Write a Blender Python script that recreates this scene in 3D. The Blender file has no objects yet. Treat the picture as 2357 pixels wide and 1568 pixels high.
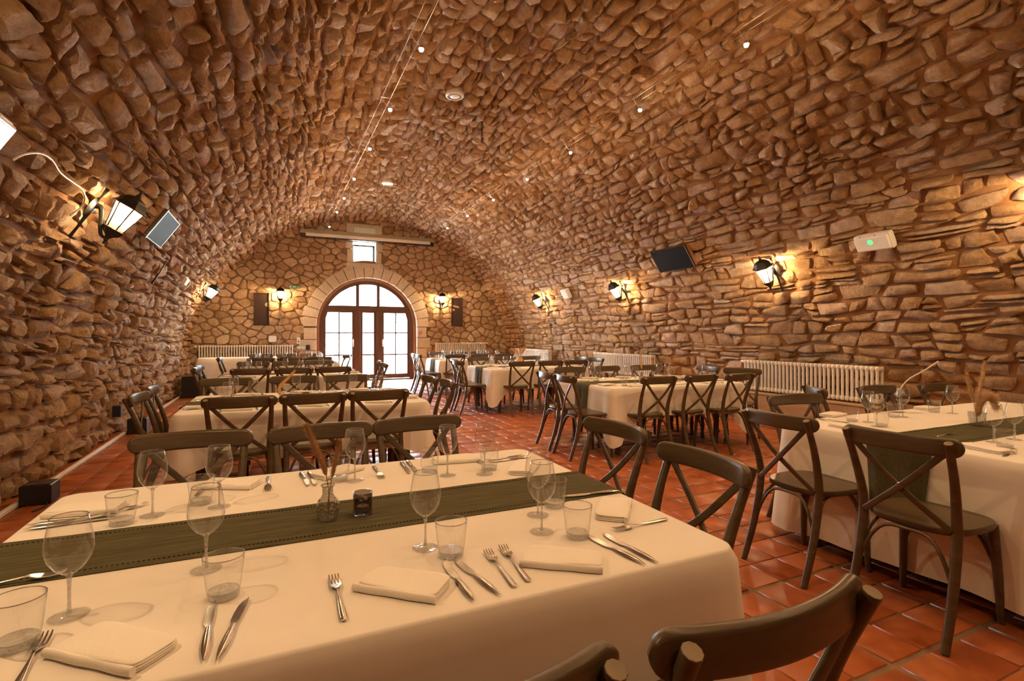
import bpy, math, random
import numpy as np
from mathutils import Vector, Matrix

SC = bpy.context.scene
COL = SC.collection
PI = math.pi
random.seed(7)
RNG = np.random.default_rng(11)

# ------------------------------------------------------------------ camera, world, exposure
F_PX, CX, HY, CAM_H = 1200.0, 1178.5, 770.0, 1.34
YAW = math.atan((CX - 630.0) / F_PX)
cam_d = bpy.data.cameras.new('camera')
cam_d.sensor_fit = 'HORIZONTAL'
cam_d.sensor_width = 36.0
cam_d.lens = F_PX / 2357.0 * 36.0
cam_d.shift_y = -(784.0 - HY) / 2357.0
cam_d.clip_start = 0.02
cam = bpy.data.objects.new('camera', cam_d)
COL.objects.link(cam)
cam.location = (0, 0, CAM_H)
cam.rotation_euler = (PI / 2, 0, -YAW)
SC.camera = cam

world = bpy.data.worlds.new('world')
SC.world = world
world.use_nodes = True
_bg = world.node_tree.nodes['Background']
_bg.inputs[0].default_value = (0.70, 0.86, 1.0, 1)
_bg.inputs[1].default_value = 90.0

SC.view_settings.view_transform = 'Standard'
SC.view_settings.look = 'None'
SC.view_settings.gamma = 1.0
SC.view_settings.use_curve_mapping = False
SC.view_settings.exposure = 0.0
SC.cycles.transparent_max_bounces = 24
SC.cycles.max_bounces = 6
SC.cycles.diffuse_bounces = 4
SC.cycles.glossy_bounces = 3
SC.cycles.transmission_bounces = 4
SC.cycles.sample_clamp_indirect = 120.0
SC.cycles.caustics_reflective = False
SC.cycles.caustics_refractive = False
SC.cycles.use_denoising = True
SC.cycles.use_adaptive_sampling = True
SC.cycles.adaptive_threshold = 0.02

BACK_Y = 15.5
def portal(name, loc, sx, sy):
    l = bpy.data.lights.new(name, 'AREA')
    l.shape = 'RECTANGLE'; l.size = sx; l.size_y = sy
    l.cycles.is_portal = True
    o = bpy.data.objects.new(name, l); COL.objects.link(o)
    o.location = loc; o.rotation_euler = (-PI / 2, 0, 0)   # faces -Y, into the hall
    return o
portal('door_daylight', (2.5, BACK_Y + 0.62, 1.45), 2.8, 2.9)
portal('window_daylight', (2.385, BACK_Y + 0.62, 3.69), 0.66, 0.54)
sun_d = bpy.data.lights.new('sun', 'SUN'); sun_d.energy = 420.0; sun_d.angle = 0.02; sun_d.color = (1.0, 0.97, 0.92)
sun = bpy.data.objects.new('sun', sun_d); COL.objects.link(sun)
sun.rotation_euler = Vector((-0.35, 0.60, -0.75)).to_track_quat('-Z', 'Y').to_euler()   # from behind the hall onto the courtyard
PENDANT_W, PENDANT_UP_W, LANTERN_W = 20.0, 7.5, 32.0
WARM = (1.0, 0.575, 0.26)
LANTERN_COL = (1.0, 0.66, 0.34)

# ------------------------------------------------------------------ helpers
def tag(o, label=None, cat=None, group=None, kind=None):
    if label: o['label'] = label
    if cat: o['category'] = cat
    if group: o['group'] = group
    if kind: o['kind'] = kind
    return o

def empty(name, loc=(0, 0, 0), rz=0.0, mat=None):
    o = bpy.data.objects.new(name, None); COL.objects.link(o)
    o.empty_display_size = 0.1
    if mat is not None: o.matrix_world = mat
    else:
        o.location = loc; o.rotation_euler = (0, 0, rz)
    return o

def link(name, me, parent=None, loc=None, rz=None):
    o = bpy.data.objects.new(name, me); COL.objects.link(o)
    if parent is not None: o.parent = parent
    if loc is not None: o.location = loc
    if rz is not None: o.rotation_euler = (0, 0, rz)
    return o

def copy_tree(o, parent=None):
    c = o.copy(); COL.objects.link(c); c.parent = parent
    for ch in o.children:
        copy_tree(ch, c)
    return c

class MB:
    """collects geometry of one mesh"""
    def __init__(s): s.v = []; s.f = []
    def add(s, vs, fs):
        n = len(s.v); s.v += [tuple(p) for p in vs]; s.f += [tuple(i + n for i in f) for f in fs]; return s
    def box(s, x0, x1, y0, y1, z0, z1, M=None):
        vs = [Vector(p) for p in ((x0, y0, z0), (x1, y0, z0), (x1, y1, z0), (x0, y1, z0), (x0, y0, z1), (x1, y0, z1), (x1, y1, z1), (x0, y1, z1))]
        if M is not None: vs = [M @ p for p in vs]
        return s.add(vs, [(0, 3, 2, 1), (4, 5, 6, 7), (0, 1, 5, 4), (1, 2, 6, 5), (2, 3, 7, 6), (3, 0, 4, 7)])
    def bbox(s, x0, x1, y0, y1, z0, z1, b=0.004, M=None):
        """box with chamfered edges (24 verts)"""
        vs = []; c = ((x0 + x1) / 2, (y0 + y1) / 2, (z0 + z1) / 2); h = ((x1 - x0) / 2, (y1 - y0) / 2, (z1 - z0) / 2)
        b = min(b, *[q * 0.9 for q in h])
        idx = {}
        for sx in (-1, 1):
            for sy in (-1, 1):
                for sz in (-1, 1):
                    for ax in range(3):
                        p = [c[0] + sx * (h[0] - b), c[1] + sy * (h[1] - b), c[2] + sz * (h[2] - b)]
                        p[ax] += (sx, sy, sz)[ax] * b
                        idx[(sx, sy, sz, ax)] = len(vs); vs.append(Vector(p))
        fs = []
        g = lambda sx, sy, sz, a: idx[(sx, sy, sz, a)]
        for sg in (-1, 1):
            q = [g(sg, -1, -1, 0), g(sg, 1, -1, 0), g(sg, 1, 1, 0), g(sg, -1, 1, 0)]; fs.append(q if sg > 0 else q[::-1])
            q = [g(-1, sg, -1, 1), g(-1, sg, 1, 1), g(1, sg, 1, 1), g(1, sg, -1, 1)]; fs.append(q if sg > 0 else q[::-1])
            q = [g(-1, -1, sg, 2), g(1, -1, sg, 2), g(1, 1, sg, 2), g(-1, 1, sg, 2)]; fs.append(q if sg > 0 else q[::-1])
        for a in (-1, 1):
            for d in (-1, 1):
                q = [g(a, d, -1, 0), g(a, d, -1, 1), g(a, d, 1, 1), g(a, d, 1, 0)]; fs.append(q if a * d > 0 else q[::-1])
                q = [g(a, -1, d, 2), g(a, -1, d, 0), g(a, 1, d, 0), g(a, 1, d, 2)]; fs.append(q if a * d < 0 else q[::-1])
                q = [g(-1, a, d, 1), g(-1, a, d, 2), g(1, a, d, 2), g(1, a, d, 1)]; fs.append(q if a * d > 0 else q[::-1])
        for sx in (-1, 1):
            for sy in (-1, 1):
                for sz in (-1, 1):
                    q = [g(sx, sy, sz, 0), g(sx, sy, sz, 1), g(sx, sy, sz, 2)]; fs.append(q if sx * sy * sz > 0 else q[::-1])
        if M is not None: vs = [M @ p for p in vs]
        return s.add(vs, fs)
    def sweep(s, pts, section, up=(0, 0, 1), scale=None, twist=None, cap=True):
        """section: list of (a,b); a along side, b along up"""
        pts = [Vector(p) for p in pts]; n = len(pts); m = len(section); up0 = Vector(up); base = len(s.v)
        for i, p in enumerate(pts):
            t = (pts[min(i + 1, n - 1)] - pts[max(i - 1, 0)]).normalized()
            side = t.cross(up0)
            if side.length < 1e-4: side = t.cross(Vector((0, 1, 0.01)))
            side.normalize(); u = side.cross(t).normalized()
            k = scale[i] if scale else 1.0
            ka, kb = k if isinstance(k, tuple) else (k, k)
            for a, b in section: s.v.append(tuple(p + side * a * ka + u * b * kb))
        for i in range(n - 1):
            for j in range(m):
                a = base + i * m + j; b = base + i * m + (j + 1) % m
                s.f.append((a, b, b + m, a + m))
        if cap:
            s.f.append(tuple(base + j for j in range(m))[::-1]); s.f.append(tuple(base + (n - 1) * m + j for j in range(m)))
        return s
    def tube(s, pts, r, n=8, up=(0, 0, 1), cap=True):
        rr = r if isinstance(r, (list, tuple)) else [r] * len(pts)
        return s.sweep(pts, [(math.cos(2 * PI * j / n), math.sin(2 * PI * j / n)) for j in range(n)], up, list(rr), cap=cap)
    def lathe(s, prof, n=24, M=None, closed=False, rot=0.0, sx=1.0, sy=1.0):
        """prof: (r,z) list"""
        base = len(s.v); m = len(prof)
        for j in range(n):
            a = 2 * PI * j / n + rot
            for r, z in prof:
                p = Vector((r * math.cos(a) * sx, r * math.sin(a) * sy, z))
                s.v.append(tuple(M @ p if M is not None else p))
        for j in range(n):
            k = (j + 1) % n
            for i in range(m if closed else m - 1):
                i2 = (i + 1) % m
                if prof[i][0] < 1e-6 and prof[i2][0] < 1e-6: continue
                s.f.append((base + j * m + i, base + k * m + i, base + k * m + i2, base + j * m + i2))
        return s
    def mesh(s, name, mat, smooth=None):
        me = bpy.data.meshes.new(name); me.from_pydata(s.v, [], s.f); me.materials.append(mat)
        if smooth is not None:
            me.shade_smooth()
            if smooth < 180: me.set_sharp_from_angle(angle=math.radians(smooth))
        me.update(); return me
    def build(s, name, mat, parent=None, smooth=35, loc=None, rz=None):
        return link(name, s.mesh(name, mat, smooth), parent, loc, rz)

def np_mesh(name, V, Q, mat, tint=None, smooth=True, sharp=None):
    me = bpy.data.meshes.new(name)
    V = np.ascontiguousarray(V.reshape(-1, 3), dtype=np.float32); Q = np.ascontiguousarray(Q.reshape(-1, 4), dtype=np.int32)
    me.vertices.add(len(V)); me.vertices.foreach_set('co', V.ravel())
    me.loops.add(Q.size); me.loops.foreach_set('vertex_index', Q.ravel())
    me.polygons.add(len(Q)); me.polygons.foreach_set('loop_start', np.arange(0, Q.size, 4, dtype=np.int32))
    me.polygons.foreach_set('use_smooth', np.full(len(Q), smooth))
    if tint is not None:
        a = me.attributes.new('tint', 'FLOAT', 'POINT'); a.data.foreach_set('value', np.ascontiguousarray(tint, dtype=np.float32).ravel())
    me.materials.append(mat); me.update(calc_edges=True)
    if sharp: me.set_sharp_from_angle(angle=math.radians(sharp))
    return me

def vnoise(P, seed=0):
    """value noise, P (...,3) -> [-1,1]"""
    P = np.asarray(P, dtype=np.float64); I = np.floor(P).astype(np.int64); Fr = P - I; Fr = Fr * Fr * (3 - 2 * Fr)
    def h(x, y, z):
        n = (x * 374761393 + y * 668265263 + z * 2147483647 + seed * 974711) & 0xFFFFFFFF
        n = ((n ^ (n >> 13)) * 1274126177) & 0xFFFFFFFF
        n = ((n ^ (n >> 16)) * 2246822519) & 0xFFFFFFFF
        return ((n ^ (n >> 15)) & 0xFFFF) / 32767.5 - 1.0
    r = 0
    for dx in (0, 1):
        for dy in (0, 1):
            for dz in (0, 1):
                w = (Fr[..., 0] if dx else 1 - Fr[..., 0]) * (Fr[..., 1] if dy else 1 - Fr[..., 1]) * (Fr[..., 2] if dz else 1 - Fr[..., 2])
                r = r + w * h(I[..., 0] + dx, I[..., 1] + dy, I[..., 2] + dz)
    return r

_c, _s = math.cos(YAW), math.sin(YAW)
def project(P):
    """world points -> reference pixels and depth"""
    P = np.asarray(P); d = _s * P[..., 0] + _c * P[..., 1]; r = _c * P[..., 0] - _s * P[..., 1]
    dd = np.where(d > 0.05, d, 0.05)
    return CX + F_PX * r / dd, HY + F_PX * (CAM_H - P[..., 2]) / dd, d
def at_z(u, v, z):
    """place that a reference pixel shows, at a known height"""
    d = F_PX * (CAM_H - z) / (v - HY); r = (u - CX) / F_PX * d
    return (_c * r + _s * d, -_s * r + _c * d)

# ------------------------------------------------------------------ materials
MATS = {}
def mat(name, color=(0.8, 0.8, 0.8), rough=0.6, metal=0.0, spec=0.5, var=0.0, vscale=8.0, bump=0.0, bscale=60.0, coat=0.0, emit=None, estr=0.0, color2=None, stretch=None, sheen=0.0, obj=True):
    if name in MATS: return MATS[name]
    m = bpy.data.materials.new(name); m.use_nodes = True; nt = m.node_tree; N = nt.nodes; L = nt.links
    b = N['Principled BSDF']
    b.inputs['Base Color'].default_value = (*color, 1); b.inputs['Roughness'].default_value = rough; b.inputs['Metallic'].default_value = metal
    b.inputs['Specular IOR Level'].default_value = spec; b.inputs['Coat Weight'].default_value = coat
    if sheen: b.inputs['Sheen Weight'].default_value = sheen
    if emit: b.inputs['Emission Color'].default_value = (*emit, 1); b.inputs['Emission Strength'].default_value = estr
    if var or bump or color2:
        tc = N.new('ShaderNodeTexCoord'); mp = N.new('ShaderNodeMapping'); L.new(tc.outputs['Object' if obj else 'Generated'], mp.inputs[0])
        if stretch: mp.inputs['Scale'].default_value = stretch
        if var or color2:
            nz = N.new('ShaderNodeTexNoise'); nz.inputs['Scale'].default_value = vscale; nz.inputs['Detail'].default_value = 5
            L.new(mp.outputs[0], nz.inputs['Vector'])
            rp = N.new('ShaderNodeValToRGB'); rp.color_ramp.elements[0].position = 0.3; rp.color_ramp.elements[1].position = 0.7
            c2 = color2 if color2 else tuple(min(1, q * (1 + var)) for q in color); c1 = color if color2 else tuple(q * (1 - var) for q in color)
            rp.color_ramp.elements[0].color = (*c1, 1); rp.color_ramp.elements[1].color = (*c2, 1)
            L.new(nz.outputs['Fac'], rp.inputs[0]); L.new(rp.outputs[0], b.inputs['Base Color'])
        if bump:
            nb = N.new('ShaderNodeTexNoise'); nb.inputs['Scale'].default_value = bscale; nb.inputs['Detail'].default_value = 6
            L.new(mp.outputs[0], nb.inputs['Vector'])
            bp = N.new('ShaderNodeBump'); bp.inputs['Strength'].default_value = bump; bp.inputs['Distance'].default_value = 0.01
            L.new(nb.outputs['Fac'], bp.inputs['Height']); L.new(bp.outputs[0], b.inputs['Normal'])
    MATS[name] = m; return m

def stone_material(name, cols, bump=0.9, dist=0.012, patch=0.5):
    """rubble limestone: tint attribute picks the stone's own colour, noise the grain"""
    m = bpy.data.materials.new(name); m.use_nodes = True; nt = m.node_tree; N = nt.nodes; L = nt.links; b = N['Principled BSDF']
    b.inputs['Roughness'].default_value = 0.92; b.inputs['Specular IOR Level'].default_value = 0.2
    at = N.new('ShaderNodeAttribute'); at.attribute_name = 'tint'
    rp = N.new('ShaderNodeValToRGB'); e = rp.color_ramp.elements
    for i, (p, c) in enumerate(cols):
        q = e[i] if i < 2 else e.new(p)
        q.position = p; q.color = (*c, 1)
    L.new(at.outputs['Fac'], rp.inputs[0])
    gm = N.new('ShaderNodeNewGeometry')
    n1 = N.new('ShaderNodeTexNoise'); n1.inputs['Scale'].default_value = 11.0; n1.inputs['Detail'].default_value = 9; n1.inputs['Roughness'].default_value = 0.74
    L.new(gm.outputs['Position'], n1.inputs['Vector'])
    r2 = N.new('ShaderNodeValToRGB'); r2.color_ramp.elements[0].position = 0.32; r2.color_ramp.elements[1].position = 0.68
    r2.color_ramp.elements[0].color = (0.52, 0.43, 0.36, 1); r2.color_ramp.elements[1].color = (1.14, 1.10, 1.05, 1)
    L.new(n1.outputs['Fac'], r2.inputs[0])
    mx = N.new('ShaderNodeMix'); mx.data_type = 'RGBA'; mx.blend_type = 'MULTIPLY'; mx.inputs['Factor'].default_value = patch + 0.3
    L.new(rp.outputs[0], mx.inputs[6]); L.new(r2.outputs[0], mx.inputs[7]); L.new(mx.outputs[2], b.inputs['Base Color'])
    n2 = N.new('ShaderNodeTexNoise'); n2.inputs['Scale'].default_value = 22.0; n2.inputs['Detail'].default_value = 9; n2.inputs['Roughness'].default_value = 0.70
    L.new(gm.outputs['Position'], n2.inputs['Vector'])
    bp = N.new('ShaderNodeBump'); bp.inputs['Strength'].default_value = bump; bp.inputs['Distance'].default_value = dist
    L.new(n2.outputs['Fac'], bp.inputs['Height']); L.new(bp.outputs[0], b.inputs['Normal'])
    MATS[name] = m; return m

STONE = stone_material('limestone', [(0.0, (0.44, 0.27, 0.14)), (1.0, (0.74, 0.59, 0.45)), (0.35, (0.58, 0.39, 0.22)), (0.6, (0.64, 0.46, 0.29)), (0.82, (0.62, 0.45, 0.35))], bump=1.0, dist=0.05)
STONE_BACK = stone_material('wall_limestone', [(0.0, (0.40, 0.27, 0.16)), (1.0, (0.64, 0.52, 0.38)), (0.3, (0.50, 0.36, 0.22)), (0.6, (0.56, 0.43, 0.29)), (0.8, (0.52, 0.36, 0.27))], bump=0.7)
DRESSED = stone_material('dressed_limestone', [(0.0, (0.56, 0.48, 0.38)), (1.0, (0.68, 0.61, 0.51))], bump=0.35, dist=0.006, patch=0.1)
MORTAR = mat('mortar', (0.23, 0.122, 0.052), 0.95, spec=0.1, color2=(0.33, 0.18, 0.085), vscale=3.0, bump=0.8, bscale=30)
MORTAR_BACK = mat('wall_mortar', (0.20, 0.125, 0.07), 0.95, spec=0.1, color2=(0.28, 0.185, 0.105), vscale=4.0, bump=0.6, bscale=30)

def tile_material():
    m = bpy.data.materials.new('terracotta'); m.use_nodes = True; nt = m.node_tree; N = nt.nodes; L = nt.links; b = N['Principled BSDF']
    at = N.new('ShaderNodeAttribute'); at.attribute_name = 'tint'
    rp = N.new('ShaderNodeValToRGB'); e = rp.color_ramp.elements
    e[0].color = (0.31, 0.080, 0.024, 1); e[1].color = (0.50, 0.160, 0.048, 1); q = e.new(0.5); q.color = (0.43, 0.115, 0.030, 1)
    L.new(at.outputs['Fac'], rp.inputs[0])
    gm = N.new('ShaderNodeNewGeometry'); n1 = N.new('ShaderNodeTexNoise'); n1.inputs['Scale'].default_value = 7; n1.inputs['Detail'].default_value = 6
    L.new(gm.outputs['Position'], n1.inputs['Vector'])
    r2 = N.new('ShaderNodeValToRGB'); r2.color_ramp.elements[0].position = 0.3; r2.color_ramp.elements[1].position = 0.7
    r2.color_ramp.elements[0].color = (0.72, 0.66, 0.62, 1); r2.color_ramp.elements[1].color = (1.08, 1.08, 1.08, 1); L.new(n1.outputs['Fac'], r2.inputs[0])
    mx = N.new('ShaderNodeMix'); mx.data_type = 'RGBA'; mx.blend_type = 'MULTIPLY'; mx.inputs['Factor'].default_value = 0.8
    L.new(rp.outputs[0], mx.inputs[6]); L.new(r2.outputs[0], mx.inputs[7]); L.new(mx.outputs[2], b.inputs['Base Color'])
    rr = N.new('ShaderNodeMapRange'); rr.inputs['To Min'].default_value = 0.32; rr.inputs['To Max'].default_value = 0.54
    L.new(n1.outputs['Fac'], rr.inputs['Value']); L.new(rr.outputs[0], b.inputs['Roughness'])
    n2 = N.new('ShaderNodeTexNoise'); n2.inputs['Scale'].default_value = 14; n2.inputs['Detail'].default_value = 4; L.new(gm.outputs['Position'], n2.inputs['Vector'])
    bp = N.new('ShaderNodeBump'); bp.inputs['Strength'].default_value = 0.25; bp.inputs['Distance'].default_value = 0.004
    L.new(n2.outputs['Fac'], bp.inputs['Height']); L.new(bp.outputs[0], b.inputs['Normal'])
    return m
TILE = tile_material()
GROUT = mat('grout', (0.20, 0.13, 0.075), 0.9, spec=0.2, color2=(0.30, 0.20, 0.12), vscale=6)

def thin_glass(name, tint=(0.97, 0.97, 0.97), ior=1.5, rough=0.01, bump=0.0, bscale=40, base=0.0, edge=None, painted_haze=0.025):
    m = bpy.data.materials.new(name); m.use_nodes = True; nt = m.node_tree; N = nt.nodes; L = nt.links
    N.remove(N['Principled BSDF']); out = N['Material Output']
    tr = N.new('ShaderNodeBsdfTransparent'); tr.inputs[0].default_value = (*tint, 1)
    if edge:                                                # longer way through the wall where it turns away: more absorption
        lw = N.new('ShaderNodeLayerWeight'); lw.inputs[0].default_value = 0.5; pw = N.new('ShaderNodeMath'); pw.operation = 'POWER'; pw.inputs[1].default_value = 5.0
        cm = N.new('ShaderNodeMix'); cm.data_type = 'RGBA'; cm.inputs[6].default_value = (*tint, 1); cm.inputs[7].default_value = (*[q * edge for q in tint], 1)
        L.new(lw.outputs['Facing'], pw.inputs[0]); L.new(pw.outputs[0], cm.inputs['Factor']); L.new(cm.outputs[2], tr.inputs[0])
    gl = N.new('ShaderNodeBsdfGlossy'); gl.inputs['Roughness'].default_value = rough
    fr = N.new('ShaderNodeFresnel'); ge = N.new('ShaderNodeNewGeometry'); mr = N.new('ShaderNodeMapRange')   # thin sheet: same reflectance from both faces
    mr.inputs['To Min'].default_value = ior; mr.inputs['To Max'].default_value = 1.0 / ior; L.new(ge.outputs['Backfacing'], mr.inputs['Value']); L.new(mr.outputs[0], fr.inputs[0])
    mx = N.new('ShaderNodeMixShader')
    if base:
        ad = N.new('ShaderNodeMath'); ad.operation = 'ADD'; ad.use_clamp = True; ad.inputs[1].default_value = base
        L.new(fr.outputs[0], ad.inputs[0]); L.new(ad.outputs[0], mx.inputs[0])
    else: L.new(fr.outputs[0], mx.inputs[0])
    L.new(tr.outputs[0], mx.inputs[1]); L.new(gl.outputs[0], mx.inputs[2])
    if bump:
        tc = N.new('ShaderNodeTexCoord'); v = N.new('ShaderNodeTexVoronoi'); v.inputs['Scale'].default_value = bscale; L.new(tc.outputs['Object'], v.inputs['Vector'])
        bp = N.new('ShaderNodeBump'); bp.inputs['Strength'].default_value = bump; bp.inputs['Distance'].default_value = 0.004
        L.new(v.outputs['Distance'], bp.inputs['Height']); L.new(bp.outputs[0], gl.inputs['Normal']); L.new(bp.outputs[0], fr.inputs['Normal'])
    if edge:                                                # reflected light painted as white haze and outlines, strongest where the wall turns away
        df = N.new('ShaderNodeBsdfDiffuse'); df.inputs[0].default_value = (0.85, 0.85, 0.85, 1); m2_ = N.new('ShaderNodeMixShader')
        ma = N.new('ShaderNodeMath'); ma.operation = 'MULTIPLY_ADD'; ma.inputs[1].default_value = 0.55; ma.inputs[2].default_value = painted_haze
        L.new(pw.outputs[0], ma.inputs[0]); L.new(ma.outputs[0], m2_.inputs[0]); L.new(mx.outputs[0], m2_.inputs[1]); L.new(df.outputs[0], m2_.inputs[2]); mx = m2_
    L.new(mx.outputs[0], out.inputs[0]); MATS[name] = m; return m
GLASS = thin_glass('drinking_glass', (0.985, 0.985, 0.98), 1.72, 0.012, edge=0.7)
GLASS_BASE = thin_glass('thick_glass', (0.88, 0.88, 0.86), 1.7, 0.03, bump=1.0, bscale=120, base=0.13, edge=0.8, painted_haze=0.20)  # stronger painted white haze brightens bases and stems
GLASS_RIM = thin_glass('glass_rim', (0.80, 0.80, 0.78), 1.8, 0.05, base=0.35)
GLASS_CUT = thin_glass('cut_glass', (0.90, 0.90, 0.88), 1.6, 0.04, bump=1.0, bscale=90, base=0.10)
GLASS_SMOKE = thin_glass('smoked_glass', (0.56, 0.52, 0.51), 1.5, 0.06, bump=0.5, bscale=60, base=0.05)
GLASS_PANE = thin_glass('window_glass', (0.95, 0.97, 0.97), 1.45, 0.0)

def lantern_glass():
    m = bpy.data.materials.new('lantern_glass'); m.use_nodes = True; nt = m.node_tree; N = nt.nodes; L = nt.links
    N.remove(N['Principled BSDF']); out = N['Material Output']
    tr = N.new('ShaderNodeBsdfTransparent'); tr.inputs[0].default_value = (0.95, 0.92, 0.86, 1)
    tl = N.new('ShaderNodeBsdfTranslucent'); tl.inputs[0].default_value = (0.95, 0.9, 0.8, 1)
    mx = N.new('ShaderNodeMixShader'); mx.inputs[0].default_value = 0.10
    L.new(tr.outputs[0], mx.inputs[1]); L.new(tl.outputs[0], mx.inputs[2]); L.new(mx.outputs[0], out.inputs[0]); return m
LGLASS = lantern_glass()

WOOD = mat('chair_wood', (0.070, 0.046, 0.022), 0.34, spec=0.45, color2=(0.112, 0.078, 0.040), vscale=5, stretch=(1, 1, 6), bump=0.08, bscale=60)
WOOD_END = mat('chair_wood_end', (0.22, 0.17, 0.105), 0.6, var=0.15, vscale=30)
CLOTH = mat('white_linen', (0.80, 0.77, 0.73), 0.9, spec=0.1, var=0.02, vscale=6, bump=0.30, bscale=7, sheen=0.1)
NAPKIN = mat('napkin_linen', (0.84, 0.81, 0.76), 0.9, spec=0.1, bump=0.15, bscale=90, sheen=0.1)
def runner_material():
    m = bpy.data.materials.new('green_runner_linen'); m.use_nodes = True; nt = m.node_tree; N = nt.nodes; L = nt.links; b = N['Principled BSDF']
    b.inputs['Roughness'].default_value = 0.95; b.inputs['Specular IOR Level'].default_value = 0.1
    tc = N.new('ShaderNodeTexCoord'); mp = N.new('ShaderNodeMapping'); mp.inputs['Scale'].default_value = (6, 160, 160); L.new(tc.outputs['Object'], mp.inputs[0])
    n1 = N.new('ShaderNodeTexNoise'); n1.inputs['Scale'].default_value = 1.0; n1.inputs['Detail'].default_value = 4; L.new(mp.outputs[0], n1.inputs['Vector'])
    rp = N.new('ShaderNodeValToRGB'); rp.color_ramp.elements[0].position = 0.3; rp.color_ramp.elements[1].position = 0.7
    rp.color_ramp.elements[0].color = (0.062, 0.056, 0.028, 1); rp.color_ramp.elements[1].color = (0.125, 0.114, 0.062, 1)
    L.new(n1.outputs['Fac'], rp.inputs[0]); L.new(rp.outputs[0], b.inputs['Base Color'])
    bp = N.new('ShaderNodeBump'); bp.inputs['Strength'].default_value = 0.6; bp.inputs['Distance'].default_value = 0.003
    L.new(n1.outputs['Fac'], bp.inputs['Height']); L.new(bp.outputs[0], b.inputs['Normal']); return m
RUNNER = runner_material()
STITCH = mat('runner_stitch', (0.035, 0.032, 0.018), 0.95)
STEEL = mat('cutlery_steel', (0.62, 0.60, 0.57), 0.20, metal=1.0)
BLACK_METAL = mat('black_metal', (0.012, 0.012, 0.012), 0.42, spec=0.5, bump=0.1, bscale=80)
CREAM_METAL = mat('radiator_enamel', (0.74, 0.70, 0.63), 0.35, spec=0.5)
DOOR_WOOD = mat('door_wood', (0.075, 0.028, 0.013), 0.42, color2=(0.11, 0.045, 0.022), vscale=4, stretch=(6, 6, 1))
DOOR_WOOD_PALE = mat('door_frame_wood', (0.24, 0.10, 0.042), 0.5, color2=(0.30, 0.14, 0.065), vscale=4, stretch=(6, 6, 1))
NICHE_WOOD = mat('panel_wood', (0.028, 0.010, 0.006), 0.65, color2=(0.042, 0.016, 0.009), vscale=3, stretch=(6, 6, 1))
PLASTIC = mat('white_plastic', (0.78, 0.77, 0.75), 0.4)
BLACK_PLASTIC = mat('black_plastic', (0.012, 0.012, 0.013), 0.4)
SPEAKER_CLOTH = mat('speaker_grille_cloth', (0.018, 0.018, 0.020), 0.8, bump=0.4, bscale=400)
SPEAKER_GREY = mat('grey_speaker_grille', (0.10, 0.115, 0.145), 0.55, bump=0.3, bscale=300)
SPEAKER_WOOD = mat('speaker_veneer', (0.25, 0.085, 0.03), 0.5, var=0.2, vscale=5)
PLINTH_WOOD = mat('plinth_wood', (0.36, 0.22, 0.11), 0.65, color2=(0.46, 0.30, 0.16), vscale=3, stretch=(6, 1, 6), bump=0.3, bscale=20)
PLUME = mat('pampas_plume', (0.42, 0.235, 0.12), 0.95, spec=0.1, color2=(0.55, 0.34, 0.19), vscale=30)
PLUME_PALE = mat('pale_pampas_plume', (0.58, 0.38, 0.20), 0.95, spec=0.1, color2=(0.70, 0.50, 0.29), vscale=30)
PLUME_GOLD = mat('golden_plume', (0.62, 0.38, 0.15), 0.95, spec=0.1, color2=(0.74, 0.50, 0.24), vscale=30)
STEM = mat('dry_stem', (0.33, 0.21, 0.10), 0.9)
WAX = mat('candle_wax', (0.75, 0.62, 0.48), 0.6)
CERAMIC = mat('white_ceramic', (0.76, 0.74, 0.72), 0.35)
CABLE = mat('white_cable', (0.70, 0.66, 0.60), 0.5)
WIRE = mat('steel_wire', (0.55, 0.53, 0.50), 0.3, metal=1.0)
BULB = mat('lit_bulb', (1, 0.9, 0.75), 0.5, emit=(1.0, 0.86, 0.66), estr=60.0)
LBULB = mat('lit_lantern_bulb', (1, 0.9, 0.75), 0.5, emit=(1.0, 0.84, 0.62), estr=45.0)
GREEN_LED = mat('green_led', (0.1, 0.9, 0.3), 0.5, emit=(0.05, 1.0, 0.20), estr=1.6)
GREEN_SIGN = mat('green_sign', (0.02, 0.30, 0.16), 0.5)
RED_PLASTIC = mat('red_plastic', (0.5, 0.03, 0.02), 0.4)

# ------------------------------------------------------------------ the vaulted hall
VX, VZ, VR = 2.46, 0.14, 4.54           # axis of the barrel vault and its radius to the mortar
FRONT_Y = -3.2
TABLES = {                               # x0, x1, y0, y1, rotation, hang, corner drop
    'A1': (-0.69, 1.16, 1.05, 2.41, 0.0, 0.54, 0.10),
    'A2': (-0.66, 1.23, 4.44, 5.74, 0.0, 0.36, 0.12),
    'A3': (-0.68, 1.20, 7.84, 9.14, 0.0, 0.40, 0.10),
    'A4': (-0.62, 1.22, 11.25, 12.5, 0.0, 0.40, 0.10),
    'B1': (3.10, 5.75, 1.02, 2.42, 0.0, 0.67, 0.02),
    'B2': (3.36, 5.22, 4.62, 5.90, -0.05, 0.33, 0.34),
    'B3': (3.34, 5.20, 8.05, 9.30, 0.0, 0.33, 0.34),
    'B4': (3.42, 5.25, 11.3, 12.5, 0.0, 0.40, 0.22),
}
TOP_Z = 0.755

def vault_bulge(phi, y):
    P = np.stack([np.cos(phi) * 3.2, np.asarray(y) * 0.7, np.sin(phi) * 3.2], -1)
    return 0.05 * vnoise(P, 3) + 0.022 * vnoise(P * 3.1, 4)
def vpt(phi, y, h):
    t = np.clip((np.asarray(phi) - 2.78) / 0.34, 0, 1)          # the bare wall swells inward at its foot
    r = VR + vault_bulge(phi, y) - h - 0.11 * t * t * (3 - 2 * t)
    return np.stack([VX + r * np.cos(phi), np.broadcast_to(y, np.shape(phi)) + 0 * phi, VZ + r * np.sin(phi)], -1)

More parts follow.
